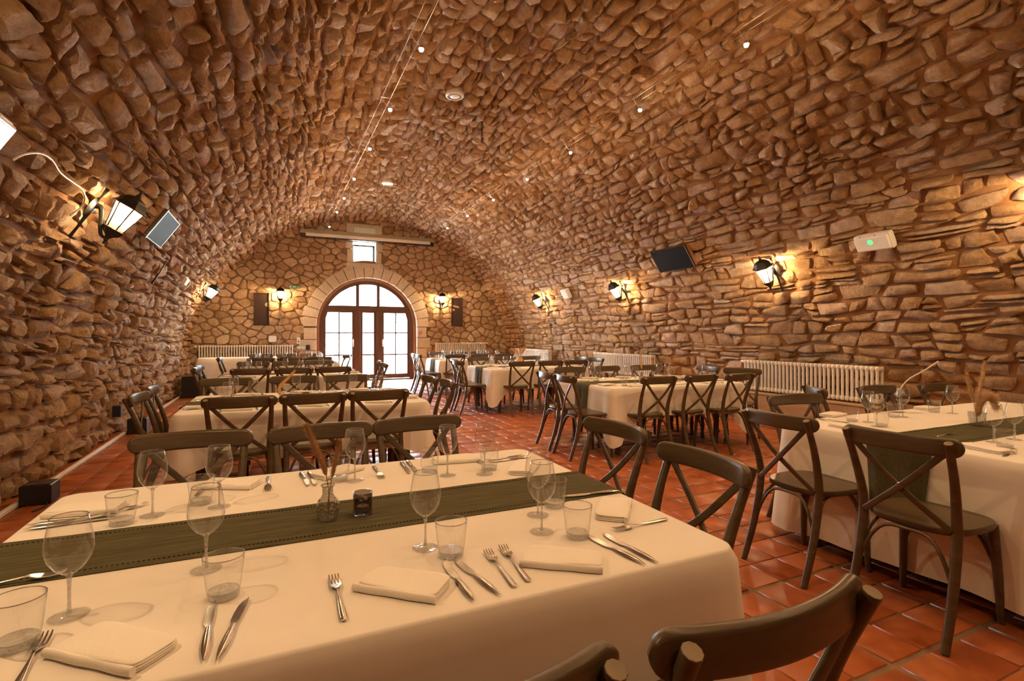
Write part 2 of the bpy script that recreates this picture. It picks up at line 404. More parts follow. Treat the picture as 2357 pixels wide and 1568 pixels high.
def courses(s0, s1, y0, y1, hr, lr, rng, wav=0.05, split=0.14, slant=0.32, tail=0.0):
    """rubble courses: list of quads (4 corners as (s,y)), counter-clockwise in (y,s)"""
    b = [s0]
    while b[-1] < s1: b.append(b[-1] + rng.uniform(*hr))
    b = np.array(b) * 1.0; b = s0 + (b - s0) * (s1 - s0) / (b[-1] - s0)
    ph = rng.uniform(0, 6.28, (len(b), 3))
    def bound(k, y):
        if k == 0 or k == len(b) - 1: return b[k]
        return b[k] + wav * (math.sin(y * 1.9 + ph[k, 0]) * 0.5 + math.sin(y * 5.3 + ph[k, 1]) * 0.45 + math.sin(y * 11 + ph[k, 2]) * 0.25)
    out = []
    for k in range(len(b) - 1):
        hgt = b[k + 1] - b[k]; y = y0 - rng.uniform(0, lr[0]); cut = (y, y)
        while y < y1:
            l = rng.uniform(lr[0], lr[1]) * (1.0 + (rng.random() < tail) * rng.uniform(0.4, 1.0)); y2 = y + l; sl = rng.uniform(-slant, slant) * hgt
            c2 = (y2 - sl, y2 + sl)
            q = [(bound(k, cut[0]), cut[0]), (bound(k, c2[0]), c2[0]), (bound(k + 1, c2[1]), c2[1]), (bound(k + 1, cut[1]), cut[1])]
            if rng.random() < split and hgt > 0.11:
                t1, t2 = rng.uniform(0.3, 0.7, 2)
                m1 = tuple(q[0][i] * (1 - t1) + q[3][i] * t1 for i in (0, 1)); m2 = tuple(q[1][i] * (1 - t2) + q[2][i] * t2 for i in (0, 1))
                out.append([q[0], q[1], m2, m1]); out.append([m1, m2, q[2], q[3]])
            else: out.append(q)
            cut = c2; y = y2
    return np.array(out)

def stone_grid(n):
    if n == 6: g = np.array([-1, -0.84, -0.32, 0.32, 0.84, 1.0])
    else: g = np.array([-1, -0.90, -0.68, -0.25, 0.25, 0.68, 0.90, 1.0])
    A, B = np.meshgrid(g, g, indexing='xy')
    i = np.arange(n - 1); I, J = np.meshgrid(i, i, indexing='xy'); a = (J * n + I).ravel()
    return A.ravel(), B.ravel(), np.stack([a, a + 1, a + n + 1, a + n], -1)

def stone_patches(Q, n, rng, gap, hs, tilt, rough):
    """quads (m,4,2) -> (s, y, h) arrays (m, n*n)"""
    m = len(Q); A, B, faces = stone_grid(n)
    k = rng.uniform(0.05, 0.42, (m, 1)); a = A[None] * np.sqrt(1 - 0.5 * k * B[None] ** 2); b = B[None] * np.sqrt(1 - 0.5 * k * A[None] ** 2)
    ctr = Q.mean(1, keepdims=True); ext = np.maximum(np.abs(Q - ctr).max(1, keepdims=True), 1e-3)
    Qi = ctr + (Q - ctr) * (1 - np.minimum(gap / ext, 0.35)) + rng.normal(0, 1, Q.shape) * np.minimum(0.013, ext * 0.16)
    u = (a + 1) / 2; v = (b + 1) / 2                       # a runs along y, b along s
    P = (Qi[:, None, 0] * ((1 - u) * (1 - v))[..., None] + Qi[:, None, 1] * (u * (1 - v))[..., None] + Qi[:, None, 2] * (u * v)[..., None] + Qi[:, None, 3] * ((1 - u) * v)[..., None])
    S, Y = P[..., 0], P[..., 1]; off = rng.uniform(0, 500, (m, 1))
    H0 = rng.uniform(hs[0], hs[1], (m, 1)); edge = np.maximum(np.abs(A), np.abs(B))[None]
    h = H0 + 0 * A[None]                                    # broken face: the lowest of a few random planes, then grain
    for q in range(5):
        ang = rng.uniform(0, 6.283, (m, 1)); sl = rng.uniform(0.25, 1.0, (m, 1)) * tilt * 2.2; st = rng.uniform(0.0, 0.75, (m, 1))
        h = np.minimum(h, H0 + rng.uniform(-.2, .5, (m, 1)) * tilt - sl * (A[None] * np.cos(ang) + B[None] * np.sin(ang) - st * 0.6))
    h = h + rough * vnoise(np.stack([S * 11 + off, Y * 11, off + 0 * S], -1), 5) + rough * 0.9 * vnoise(np.stack([S * 29, Y * 29 + off, off + 0 * S], -1), 6)
    h = np.maximum(h, 0.012)
    h = np.where(edge > 0.99, -0.03, np.where(edge > 0.8, h * 0.88, h))
    S = S + np.where(edge > 0.99, 0.010, 0.005) * vnoise(np.stack([S * 24 + off, Y * 24, off + 0 * S], -1), 8)
    Y = Y + np.where(edge > 0.99, 0.012, 0.006) * vnoise(np.stack([S * 24, Y * 24 + off, off + 0 * S], -1), 9)
    return S, Y, h, faces

def seen_area(P, area, normal=None):
    u, v, d = project(P)
    a = area * F_PX * F_PX / np.maximum(d, 0.3) ** 2
    if normal is not None:
        view = np.array([0, 0, CAM_H]) - P; view /= np.linalg.norm(view, axis=1, keepdims=True)
        a = a * np.abs((view * normal).sum(1))
    ok = (d > 0.3) & (u > -30) & (u < 2387) & (v > -30) & (v < 1598)
    return np.where(ok, a, 0.0)

def emit_stones(parent, V, faces, tint, rank, most, mat_, part, rest, sharp=None):
    """the largest in view as parts of their own, all others joined into one"""
    order = np.argsort(-rank); big = [i for i in order[:most] if rank[i] > 0]; small = np.setdiff1d(np.arange(len(V)), np.array(big, dtype=int))
    nv = V.shape[1]
    for i in big:
        me = np_mesh(part, V[i], faces, mat_, np.full(nv, tint[i]), sharp=sharp); link(part, me, parent)
    if len(small):
        Q = (faces[None] + (np.arange(len(small)) * nv)[:, None, None])
        me = np_mesh(rest, V[small], Q, mat_, np.repeat(tint[small], nv), sharp=sharp); o = link(rest, me, parent); o['kind'] = 'stuff'

def vault_piece(name, p0, p1, hr, lr, seed, hs, tilt, rough, gap=0.013, fine=True, **kw):
    rng = np.random.default_rng(seed)
    n1 = max(8, int((p1 - p0) * VR / 0.11)); ys = np.linspace(FRONT_Y - 0.05, BACK_Y + 0.05, 170); ps = np.linspace(p0 - 0.004, p1 + 0.004, n1)
    PH, YY = np.meshgrid(ps, ys, indexing='ij')
    hh = 0.014 * vnoise(np.stack([PH * 30, YY * 7, PH * 0], -1), 2)
    V = vpt(PH, YY, hh); ny = len(ys); I, J = np.meshgrid(np.arange(n1 - 1), np.arange(ny - 1), indexing='ij'); a = (I * ny + J).ravel()
    base = link(name, np_mesh(name, V, np.stack([a, a + 1, a + ny + 1, a + ny], -1), MORTAR)); base['kind'] = 'structure'
    Q = courses(p0 * VR, p1 * VR, FRONT_Y + 0.3, BACK_Y - 0.02, hr, lr, rng, **kw)
    S, Y, h, faces = stone_patches(Q, 8 if fine else 6, rng, gap, hs, tilt, rough)
    Y = np.minimum(Y, BACK_Y + 0.03)
    V = vpt(S / VR, Y, h); ctr = Q.mean(1); cp = vpt(ctr[:, 0] / VR, ctr[:, 1], 0.05)
    nrm = np.stack([-np.cos(ctr[:, 0] / VR), 0 * ctr[:, 0], -np.sin(ctr[:, 0] / VR)], -1)
    x, y = Q[:, :, 0], Q[:, :, 1]; area = 0.5 * np.abs(sum(x[:, i] * y[:, (i + 1) % 4] - x[:, (i + 1) % 4] * y[:, i] for i in range(4)))
    rank = seen_area(cp, area, nrm)
    tint = np.clip(0.5 + 0.24 * rng.normal(size=len(Q)) + 0.25 * vnoise(np.stack([ctr[:, 0] * 0.6, ctr[:, 1] * 0.6, 0 * ctr[:, 0]], -1), 12), 0, 1)
    emit_stones(base, V, faces[:, ::-1], tint, rank, 300, STONE, 'stone', 'stone_field', sharp=30)
    return base
D = math.radians
vault_piece('wall_right', D(-1.8), D(40), (0.10, 0.19), (0.16, 0.44), 21, (0.030, 0.080), 0.026, 0.016, tail=0.16, split=0.24, gap=0.015)
vault_piece('ceiling', D(40), D(140), (0.125, 0.205), (0.13, 0.31), 22, (0.045, 0.115), 0.036, 0.020, tail=0.06, split=0.12, gap=0.019)
vault_piece('wall_left', D(140), D(181.8), (0.12, 0.23), (0.13, 0.34), 23, (0.045, 0.12), 0.036, 0.022, tail=0.08, split=0.18, gap=0.018)

# floor of square terracotta tiles
PITCH = 0.2265
def floor_lines(a0, a1, phase, every, wide):
    xs = [phase]
    k = 0
    while xs[-1] < a1: k += 1; xs.append(xs[-1] + PITCH)
    while xs[0] > a0: xs.insert(0, xs[0] - PITCH)
    i0 = int(round((phase - xs[0]) / PITCH))
    return xs, [(wide if (i - i0) % every == 0 else 0.0045) for i in range(len(xs))]
def build_floor():
    fx0, fx1, fy0, fy1 = -2.35, 7.30, FRONT_Y, BACK_Y + 0.02
    base = MB().box(fx0, fx1, fy0 - .1, fy1 + 0.6, -0.10, -0.007).build('floor', GROUT, smooth=None); base['kind'] = 'structure'
    xs, wx = floor_lines(fx0, fx1, 2.285, 3, 0.013); ys, wy = floor_lines(fy0, fy1, 1.28, 3, 0.015)
    cells = []
    for i in range(len(xs) - 1):
        for j in range(len(ys) - 1):
            cells.append((xs[i] + wx[i], xs[i + 1] - wx[i + 1], ys[j] + wy[j], ys[j + 1] - wy[j + 1]))
    C = np.array(cells); m = len(C); rng = np.random.default_rng(5); C = C + rng.normal(0, 0.0015, C.shape)
    C[:, 0] = np.maximum(C[:, 0], fx0); C[:, 3] = np.minimum(C[:, 3], fy1)
    def ring(ins, z): return np.stack([np.stack([C[:, a] + sa * ins, C[:, b] + sb * ins, np.full(m, z)], -1) for a, b, sa, sb in ((0, 2, 1, 1), (1, 2, -1, 1), (1, 3, -1, -1), (0, 3, 1, -1))], 1)
    zt = rng.normal(0, 0.0009, (m, 4))
    top = ring(0.0022, 0.0); top[:, :, 2] += zt; mid = ring(0.001, -0.0008); bot = ring(0.0, -0.02)
    V = np.concatenate([bot, mid, top], 1)
    faces = [[8, 9, 10, 11]] + [[k, (k + 1) % 4, 4 + (k + 1) % 4, 4 + k] for k in range(4)] + [[4 + k, 4 + (k + 1) % 4, 8 + (k + 1) % 4, 8 + k] for k in range(4)]
    faces = np.array(faces)
    ctr = np.stack([(C[:, 0] + C[:, 1]) / 2, (C[:, 2] + C[:, 3]) / 2, 0 * C[:, 0]], -1)
    rank = seen_area(ctr, (C[:, 1] - C[:, 0]) * (C[:, 3] - C[:, 2]), np.array([[0, 0, 1.0]]))
    t = (CAM_H - TOP_Z) / CAM_H
    for (x0, x1, y0, y1, *_r) in TABLES.values():
        for z in (TOP_Z, 0.55, 0.35):
            t = (CAM_H - z) / CAM_H
            hx, hy = ctr[:, 0] * t, ctr[:, 1] * t
            rank[(hx > x0 - .02) & (hx < x1 + .02) & (hy > y0 - .02) & (hy < y1 + .02)] = 0
        rank[(ctr[:, 0] > x0) & (ctr[:, 0] < x1) & (ctr[:, 1] > y0) & (ctr[:, 1] < y1)] = 0
    tint = np.clip(0.5 + 0.2 * rng.normal(size=m), 0, 1)
    emit_stones(base, V, faces, tint, rank, 300, TILE, 'tile', 'tile_field')
build_floor()

# ---- back wall with arched door and small window
DX, DSPR, DRI = 2.5, 1.56, 1.42       # door axis, springing height, radius of the opening
WX0, WX1, WZ0, WZ1 = 2.06, 2.71, 3.42, 3.96   # window opening
def in_door(x, z, r): return (abs(x - DX) < r and 0 <= z <= DSPR) or (z > DSPR and math.hypot(x - DX, z - DSPR) < r)
def build_back():
    mb = MB(); st = 0.055; nx = int(9.6 / st); nz = int(5.0 / st); idx = {}
    def vid(i, j):
        if (i, j) not in idx:
            x = VX - 4.8 + i * st; z = -0.1 + j * st
            idx[(i, j)] = len(mb.v); mb.v.append((x, BACK_Y + 0.008 * math.sin(x * 9 + z * 5), z))
        return idx[(i, j)]
    for i in range(nx):
        for j in range(nz):
            x = VX - 4.8 + (i + .5) * st; z = -0.1 + (j + .5) * st
            if math.hypot(x - VX, z - VZ) > VR + 0.2: continue
            if in_door(x, max(z, 0), DRI + 0.10): continue
            if WX0 - 0.06 < x < WX1 + 0.06 and WZ0 - 0.06 < z < WZ1 + 0.06: continue
            mb.f.append((vid(i, j), vid(i + 1, j), vid(i + 1, j + 1), vid(i, j + 1)))
    base = mb.build('wall_back', MORTAR_BACK, smooth=180); base['kind'] = 'structure'
    # rubble: voronoi cells of jittered seeds, wider than tall
    rng = np.random.default_rng(31); sx, sz = 0.29, 0.18; seeds = []
    for j in range(int(5.2 / sz)):
        for i in range(int(9.6 / sx) + 1):
            seeds.append((VX - 4.8 + (i + 0.5 * (j % 2)) * sx + rng.uniform(-.50, .50) * sx, -0.1 + j * sz + rng.uniform(-.50, .50) * sz))
    P = np.array(seeds); A = sx / sz * 0.85; PS = P * np.array([1, A]); stones = []
    for i, p in enumerate(PS):
        if math.hypot(P[i, 0] - VX, P[i, 1] - VZ) > VR + 0.05 or in_door(P[i, 0], max(P[i, 1], 0), DRI + 0.30): continue
        if WX0 - 0.2 < P[i, 0] < WX1 + 0.2 and WZ0 - 0.16 < P[i, 1] < 4.56: continue
        d = ((PS - p) ** 2).sum(1); nb = np.argsort(d)[1:15]
        poly = [np.array([p[0] + a, p[1] + b]) for a, b in ((-.4, -.4), (.4, -.4), (.4, .4), (-.4, .4))]
        for k in nb:
            nrm = PS[k] - p; L_ = np.linalg.norm(nrm); nrm = nrm / L_; lim = L_ / 2 - 0.009
            out = []
            for a in range(len(poly)):
                u, v = poly[a], poly[(a + 1) % len(poly)]; du, dv = (u - p) @ nrm - lim, (v - p) @ nrm - lim
                if du <= 0: out.append(u)
                if du * dv < 0: out.append(u + (v - u) * du / (du - dv))
            poly = out
            if len(poly) < 3: break
        if len(poly) < 3: continue
        q = np.array(poly) / np.array([1, A]); c = q.mean(0)
        # resample to 12 points round the outline
        e = np.roll(q, -1, 0) - q; ln = np.linalg.norm(e, axis=1); cum = np.concatenate([[0], np.cumsum(ln)]); tt = (np.arange(12) + 0.3) / 12 * cum[-1]
        o = np.stack([np.interp(tt, cum, np.concatenate([q[:, k], q[:1, k]])) for k in (0, 1)], -1)
        o = 0.80 * o + 0.10 * (np.roll(o, 1, 0) + np.roll(o, -1, 0)) + rng.normal(0, 0.006, o.shape)
        stones.append((c, o))
    m = len(stones); V = np.zeros((m, 37, 3)); hs = rng.uniform(0.015, 0.045, m)
    for i, (c, o) in enumerate(stones):
        tx, tz = rng.uniform(-.10, .10, 2)
        for r, (k, hh) in enumerate(((1.0, -0.02), (0.94, 0.80), (0.60, 1.0))):
            pts = c + (o - c) * k; dep = -0.02 if r == 0 else hs[i] * hh
            V[i, r * 12:(r + 1) * 12, 0] = pts[:, 0]; V[i, r * 12:(r + 1) * 12, 2] = pts[:, 1]
            V[i, r * 12:(r + 1) * 12, 1] = BACK_Y - dep - (0 if r == 0 else 1) * ((pts[:, 0] - c[0]) * tx + (pts[:, 1] - c[1]) * tz + rng.normal(0, 0.003, 12))
        V[i, 36] = (c[0], BACK_Y - hs[i] * 1.05, c[1])
    f = []
    for r in range(2):
        for k in range(12): f.append([r * 12 + k, r * 12 + (k + 1) % 12, (r + 1) * 12 + (k + 1) % 12, (r + 1) * 12 + k])
    for k in range(0, 12, 2): f.append([24 + k, 24 + (k + 1) % 12, 24 + (k + 2) % 12, 36])
    f = np.array(f)
    ctr = np.array([[c[0], BACK_Y, c[1]] for c, _ in stones])
    area = np.array([np.ptp(o[:, 0]) * np.ptp(o[:, 1]) for _, o in stones])
    rank = seen_area(ctr, area); rank[ctr[:, 2] < 0.75] = 0
    tint = np.clip(0.52 + 0.26 * rng.normal(size=m), 0, 1)
    emit_stones(base, V, f, tint, rank, 300, STONE_BACK, 'stone', 'stone_field', sharp=35)
    return base
build_back()
# wall behind the viewpoint closes the hall
def build_front():
    mb = MB(); n = 48; pts = [(VX + (VR + .15) * math.cos(PI * k / n * 1.02 - 0.03), FRONT_Y, VZ + (VR + .15) * math.sin(PI * k / n * 1.02 - 0.03)) for k in range(n + 1)]
    mb.add([(VX, FRONT_Y, 0)] + pts, [(0, k + 2, k + 1) for k in range(n)])
    o = mb.build('wall_front', MORTAR, smooth=None); o['kind'] = 'structure'
build_front()

# dressed stone surround of the door: jamb blocks and voussoirs, each a block of its own
def tinted(me, v):
    a = me.attributes.new('tint', 'FLOAT', 'POINT'); a.data.foreach_set('value', np.full(len(me.vertices), v, dtype=np.float32)); return me
def block(name, outline, y0, y1, parent, material, b=0.012):
    """prism from an (x,z) outline with chamfered front edge"""
    c = np.mean(outline, 0); o = np.array(outline); n = len(o); inn = c + (o - c) * (1 - b / np.maximum(np.linalg.norm(o - c, axis=1, keepdims=True), b * 2))
    V = [(x, y1, z) for x, z in o] + [(x, y0 + b, z) for x, z in o] + [(x, y0, z) for x, z in inn]
    Fc = [tuple(range(2 * n, 3 * n))] + [tuple(range(n))[::-1]]
    for r in (0, 1):
        for k in range(n): Fc.append((r * n + k, r * n + (k + 1) % n, (r + 1) * n + (k + 1) % n, (r + 1) * n + k))
    mb = MB(); mb.add(V, Fc); me = mb.mesh(name, material, None); tinted(me, random.random()); return link(name, me, parent)
def arch_backing(mb, r0, r1, y0, y1, n=40):
    pa = [(DX + r * k_, z) for r, k_, z in ((r0, 1, 0),)]
    a = [(DX + r0, 0)] + [(DX + r0 * math.cos(PI * k / n), DSPR + r0 * math.sin(PI * k / n)) for k in range(n + 1)] + [(DX - r0, 0)]
    b = [(DX + r1, 0)] + [(DX + r1 * math.cos(PI * k / n), DSPR + r1 * math.sin(PI * k / n)) for k in range(n + 1)] + [(DX - r1, 0)]
    m = len(a); vs = [(x, y, z) for y in (y0, y1) for L_ in (a, b) for x, z in L_]; fs = []
    for k in range(m - 1):
        fs += [(k, m + k, m + k + 1, k + 1), (2 * m + k, 2 * m + k + 1, 3 * m + k + 1, 3 * m + k), (k, k + 1, 2 * m + k + 1, 2 * m + k), (m + k, 3 * m + k, 3 * m + k + 1, m + k + 1)]
    return mb.add(vs, fs)
arch = arch_backing(MB(), DRI + 0.015, DRI + 0.5, BACK_Y + 0.015, BACK_Y + 0.5).box(DX - 1.9, DX - DRI - 0.10, BACK_Y + 0.40, BACK_Y + 0.46, 0, 1.2).box(DX + DRI + 0.10, DX + 1.9, BACK_Y + 0.40, BACK_Y + 0.46, 0, 1.2).build('trim_1', MORTAR_BACK, smooth=None)
arch['kind'] = 'structure'
JD = 0.55
for sgn in (-1, 1):
    z = 0.0; k = 0
    while z < DSPR - 0.05:
        z2 = min(DSPR, z + random.uniform(0.27, 0.36)); w = (0.44 if k % 2 else 0.30) + random.uniform(-.03, .03)
        xa, xb = DX + sgn * DRI, DX + sgn * (DRI + w)
        o = [(min(xa, xb), z + .006), (max(xa, xb), z + .006), (max(xa, xb), z2 - .006), (min(xa, xb), z2 - .006)]
        block('stone_block', o, BACK_Y - 0.05 - random.uniform(0, .012), BACK_Y + JD, arch, DRESSED); z = z2; k += 1
NV = 19
for k in range(NV):
    a0, a1 = PI * k / NV + 0.004, PI * (k + 1) / NV - 0.004; w = 0.36 + random.uniform(-.03, .04)
    o = [(DX + DRI * math.cos(a0), DSPR + DRI * math.sin(a0)), (DX + (DRI + w) * math.cos(a0), DSPR + (DRI + w) * math.sin(a0)),
         (DX + (DRI + w) * math.cos(a1), DSPR + (DRI + w) * math.sin(a1)), (DX + DRI * math.cos(a1), DSPR + DRI * math.sin(a1))]
    block('voussoir', o, BACK_Y - 0.05 - random.uniform(0, .012), BACK_Y + JD, arch, DRESSED)
# surround of the small window
wtrim = MB().box(WX0 - 0.02, WX1 + 0.02, BACK_Y + 0.42, BACK_Y + 0.5, WZ0 - 0.06, WZ0).build('trim_2', DRESSED, smooth=None); wtrim['kind'] = 'structure'
tinted(wtrim.data, 0.5)
for x0, x1, z0, z1 in ((WX0 - 0.16, WX0, 3.40, 3.78), (WX0 - 0.20, WX0, 3.80, 3.99), (WX1, WX1 + 0.16, 3.40, 3.72), (WX1, WX1 + 0.20, 3.74, 3.99)):
    block('stone_block', [(x0, z0), (x1, z0), (x1, z1), (x0, z1)], BACK_Y - 0.04, BACK_Y + JD, wtrim, DRESSED)
block('lintel', [(WX0 - 0.18, 4.00), (WX1 + 0.18, 4.00), (WX1 + 0.18, 4.52), (WX0 - 0.18, 4.52)], BACK_Y - 0.045, BACK_Y + JD, wtrim, DRESSED)
block('window_sill', [(WX0 - 0.20, 3.27), (WX1 + 0.20, 3.27), (WX1 + 0.20, 3.395), (WX0 - 0.20, 3.395)], BACK_Y - 0.06, BACK_Y + JD, wtrim, DRESSED)

MB().bbox(WX0 + 0.02, WX1 - 0.02, BACK_Y - 0.062, BACK_Y - 0.03, 4.22, 4.42).build('lintel_panel', mat('pale_green_plaster', (0.62, 0.66, 0.56), 0.8), wtrim)
# ---- arched glazed door
def arc_pts(r, n=40, z0=0.0):
    p = [(DX + r, z0)] + [(DX + r * math.cos(PI * k / n), DSPR + r * math.sin(PI * k / n)) for k in range(n + 1)] + [(DX - r, z0)]
    return p
def arch_band(mb, r0, r1, y0, y1, n=40):
    a, b = arc_pts(r0, n), arc_pts(r1, n); m = len(a)
    vs = [(x, y, z) for y in (y0, y1) for L_ in (a, b) for x, z in L_]
    fs = []
    for k in range(m - 1):
        A0, A1, B0, B1 = k, k + 1, m + k, m + k + 1
        fs += [(A0, B0, B1, A1), (2 * m + A0, 2 * m + A1, 2 * m + B1, 2 * m + B0), (A0, A1, 2 * m + A1, 2 * m + A0), (B0, 2 * m + B0, 2 * m + B1, B1)]
    return mb.add(vs, fs)
door = empty('door_1', (0, 0, 0)); door['kind'] = 'structure'
YD = BACK_Y + 0.10
arch_band(MB(), 1.335, DRI + 0.015, YD - 0.03, YD + 0.12).build('outer_frame', DOOR_WOOD_PALE, door)
arch_band(MB(), 1.235, 1.335, YD, YD + 0.10).build('inner_frame', DOOR_WOOD, door)
RI = 1.235; TZ0, TZ1 = 2.03, 2.17
hx = lambda z: math.sqrt(RI * RI - max(0, z - DSPR) ** 2)
MB().bbox(DX - hx(TZ0) - 0.03, DX + hx(TZ0) + 0.03, YD + 0.001, YD + 0.099, TZ0, TZ1).build('transom', DOOR_WOOD, door)
m1, m2 = 2.21, 2.80                         # mullion axes
for x in (m1, m2):
    MB().bbox(x - 0.045, x + 0.045, YD, YD + 0.10, TZ1, DSPR + hx(x - DX + 0) * 0 + math.sqrt(RI * RI - (abs(x - DX) - 0.045) ** 2) + 0.02).build('fanlight_mullion', DOOR_WOOD, door)
    MB().bbox(x - 0.075 + (0.02 if x > 2.5 else 0), x + 0.075 + (0.02 if x > 2.5 else 0), YD - 0.01, YD + 0.10, 0.02, TZ0).build('door_post', DOOR_WOOD, door)
MB().bbox(DX - RI - 0.05, DX + RI + 0.05, YD - 0.01, YD + 0.12, 0.0, 0.03).build('threshold', DOOR_WOOD, door)
GY = YD + 0.05
def pane(poly, parent):
    mb = MB(); n = len(poly); mb.add([(x, GY, z) for x, z in poly] + [(x, GY + 0.006, z) for x, z in poly], [tuple(range(n)), tuple(range(n, 2 * n))[::-1]] + [(k, k + n, (k + 1) % n + n, (k + 1) % n) for k in range(n)])
    return mb.build('glass_pane', GLASS_PANE, parent, smooth=None)
def fan(xa, xb):
    n = 14; xs = [xa + (xb - xa) * k / n for k in range(n + 1)]
    top = [(x, max(TZ1, DSPR + math.sqrt(max(0, RI * RI - (x - DX) ** 2)))) for x in xs]
    return [(xa, TZ1), (xb, TZ1)] + top[::-1]
xe = math.sqrt(RI * RI - (TZ1 - DSPR) ** 2)
pane(fan(DX - xe, m1 - 0.045), door); pane(fan(m1 + 0.045, m2 - 0.045), door); pane(fan(m2 + 0.045, DX + xe), door)
def leaf(name, xa, xb, cols, curve):
    """glazed leaf with stiles, rails, glazing bars and panes; curve = side that follows the arch"""
    lf = empty(name); lf.parent = door
    st = 0.075; z0, z1 = 0.04, TZ0; gz0, gz1 = 0.17, TZ0 - 0.06
    def side(x, z): # clip outer stile to the arch
        if curve == 0: return x
        lim = hx(z) + 0.022; return max(x, DX - lim) if curve < 0 else min(x, DX + lim)
    def strip(nm, f0, f1, za, zb, n=8):
        mb = MB(); zz = [za + (zb - za) * k / n for k in range(n + 1)]
        vs = [(f(z), y, z) for y in (YD + 0.02, YD + 0.08) for z in zz for f in (f0, f1)]; k2 = 2 * (n + 1); fs = []
        for k in range(n):
            a = 2 * k; fs += [(a, a + 1, a + 3, a + 2), (k2 + a, k2 + a + 2, k2 + a + 3, k2 + a + 1), (a, a + 2, k2 + a + 2, k2 + a), (a + 1, k2 + a + 1, k2 + a + 3, a + 3)]
        fs += [(0, k2, k2 + 1, 1), (2 * n, 2 * n + 1, k2 + 2 * n + 1, k2 + 2 * n)]
        mb.add(vs, fs); return mb.build(nm, DOOR_WOOD, lf, smooth=None)
    L0 = lambda z: side(xa, z); R0 = lambda z: side(xb, z); L1 = lambda z: L0(z) + st; R1 = lambda z: R0(z) - st
    strip('stile', L0, L1, z0, z1); strip('stile', R1, R0, z0, z1)
    strip('bottom_rail', L1, R1, z0, gz0, 1); strip('top_rail', L1, R1, gz1, z1, 2)
    rows = [gz0, 0.745, 1.385, gz1]
    for z in rows[1:3]: strip('glazing_bar', L1, R1, z - 0.019, z + 0.019, 1)
    cut = [(xa + st) + (xb - xa - 2 * st) * k / cols for k in range(cols + 1)]
    for c in cut[1:-1]: strip('glazing_bar', lambda z: c - 0.019, lambda z: c + 0.019, gz0, gz1, 4)
    for r in range(3):
        for k in range(cols):
            za, zb = rows[r] + (0.012 if r else 0), rows[r + 1] - (0.012 if r < 2 else 0)
            fa = (lambda z, k=k: L1(z) if k == 0 else cut[k] + 0.012); fb = (lambda z, k=k: R1(z) if k == cols - 1 else cut[k + 1] - 0.012)
            zz = [za + (zb - za) * t / 5 for t in range(6)]
            pane([(fb(z), z) for z in zz] + [(fa(z), z) for z in zz[::-1]], lf)
    return lf
lf1 = leaf('door_leaf', DX - RI, m1 - 0.075, 2, -1); leaf('door_leaf', m1 + 0.075, m2 - 0.055, 1, 0); lf3 = leaf('door_leaf', m2 + 0.095, DX + RI, 2, 1)
for lf_, x, sgn in ((lf1, m1 - 0.115, -1), (lf3, m2 + 0.135, 1)):
    mb = MB(); mb.bbox(x - 0.018, x + 0.018, YD + 0.005, YD + 0.02, 0.98, 1.20); mb.tube([(x, YD + 0.02, 1.13), (x, YD - 0.04, 1.13), (x + sgn * 0.02, YD - 0.05, 1.13), (x + sgn * 0.12, YD - 0.05, 1.125)], 0.010)
    mb.build('door_handle', PLASTIC, lf_)
# ---- small window
win = empty('window_1'); win['kind'] = 'structure'
WY = BACK_Y + 0.22
for x0, x1, z0, z1 in ((WX0, WX0 + 0.05, WZ0, WZ1), (WX1 - 0.05, WX1, WZ0, WZ1), (WX0, WX1, WZ0, WZ0 + 0.05), (WX0, WX1, WZ1 - 0.05, WZ1)):
    MB().bbox(x0, x1, WY, WY + 0.05, z0, z1).build('window_frame', mat('green_window_paint', (0.05, 0.07, 0.045), 0.5), win)
MB().box(WX0 + 0.04, WX1 - 0.04, WY + 0.022, WY + 0.028, WZ0 + 0.04, WZ1 - 0.04).build('glass_pane', GLASS_PANE, win, smooth=None)

# ------------------------------------------------------------------ outside, seen through the glass
GRAVEL = mat('courtyard_gravel', (0.66, 0.63, 0.58), 0.95, var=0.1, vscale=3)
FACADE = mat('barn_wall', (0.16, 0.175, 0.19), 0.9, var=0.1, vscale=2)
SLATS = mat('weathered_slat', (0.030, 0.034, 0.042), 0.8)
LEAF_D = mat('tree_leaves', (0.035, 0.075, 0.04), 0.8, color2=(0.06, 0.12, 0.05), vscale=2)
BARK = mat('tree_bark', (0.05, 0.04, 0.03), 0.9)
o = MB().box(-20, 26, BACK_Y + 0.6, 60, -0.3, -0.04).build('ground_outside', GRAVEL, smooth=None); o['kind'] = 'structure'
barn = empty('barn', (5.1, 29, -0.04)); tag(barn, 'slatted grey barn standing outside beyond the arched door', 'barn')
MB().box(-1.4, 1.2, 0.0, 3.0, 0, 5.2).build('wall', FACADE, barn, smooth=None)
MB().add([(-1.7, -.4, 5.0), (1.5, -.4, 5.0), (1.5, 3.4, 5.0), (-1.7, 3.4, 5.0), (-1.7, 1.5, 6.4), (1.5, 1.5, 6.4)], [(0, 1, 5, 4), (2, 3, 4, 5), (0, 4, 3), (1, 2, 5), (0, 3, 2, 1)]).build('roof', SLATS, barn, smooth=None)
sl = MB().box(-0.03, 0.03, -0.05, 0.0, 2.0, 4.9).mesh('slat', SLATS)
for k in range(14): link('slat', sl, barn, (-1.28 + k * 0.18, 0, 0))
MB().box(-0.55, 0.35, -0.04, 0.0, 0, 1.9).build('barn_door', SLATS, barn)
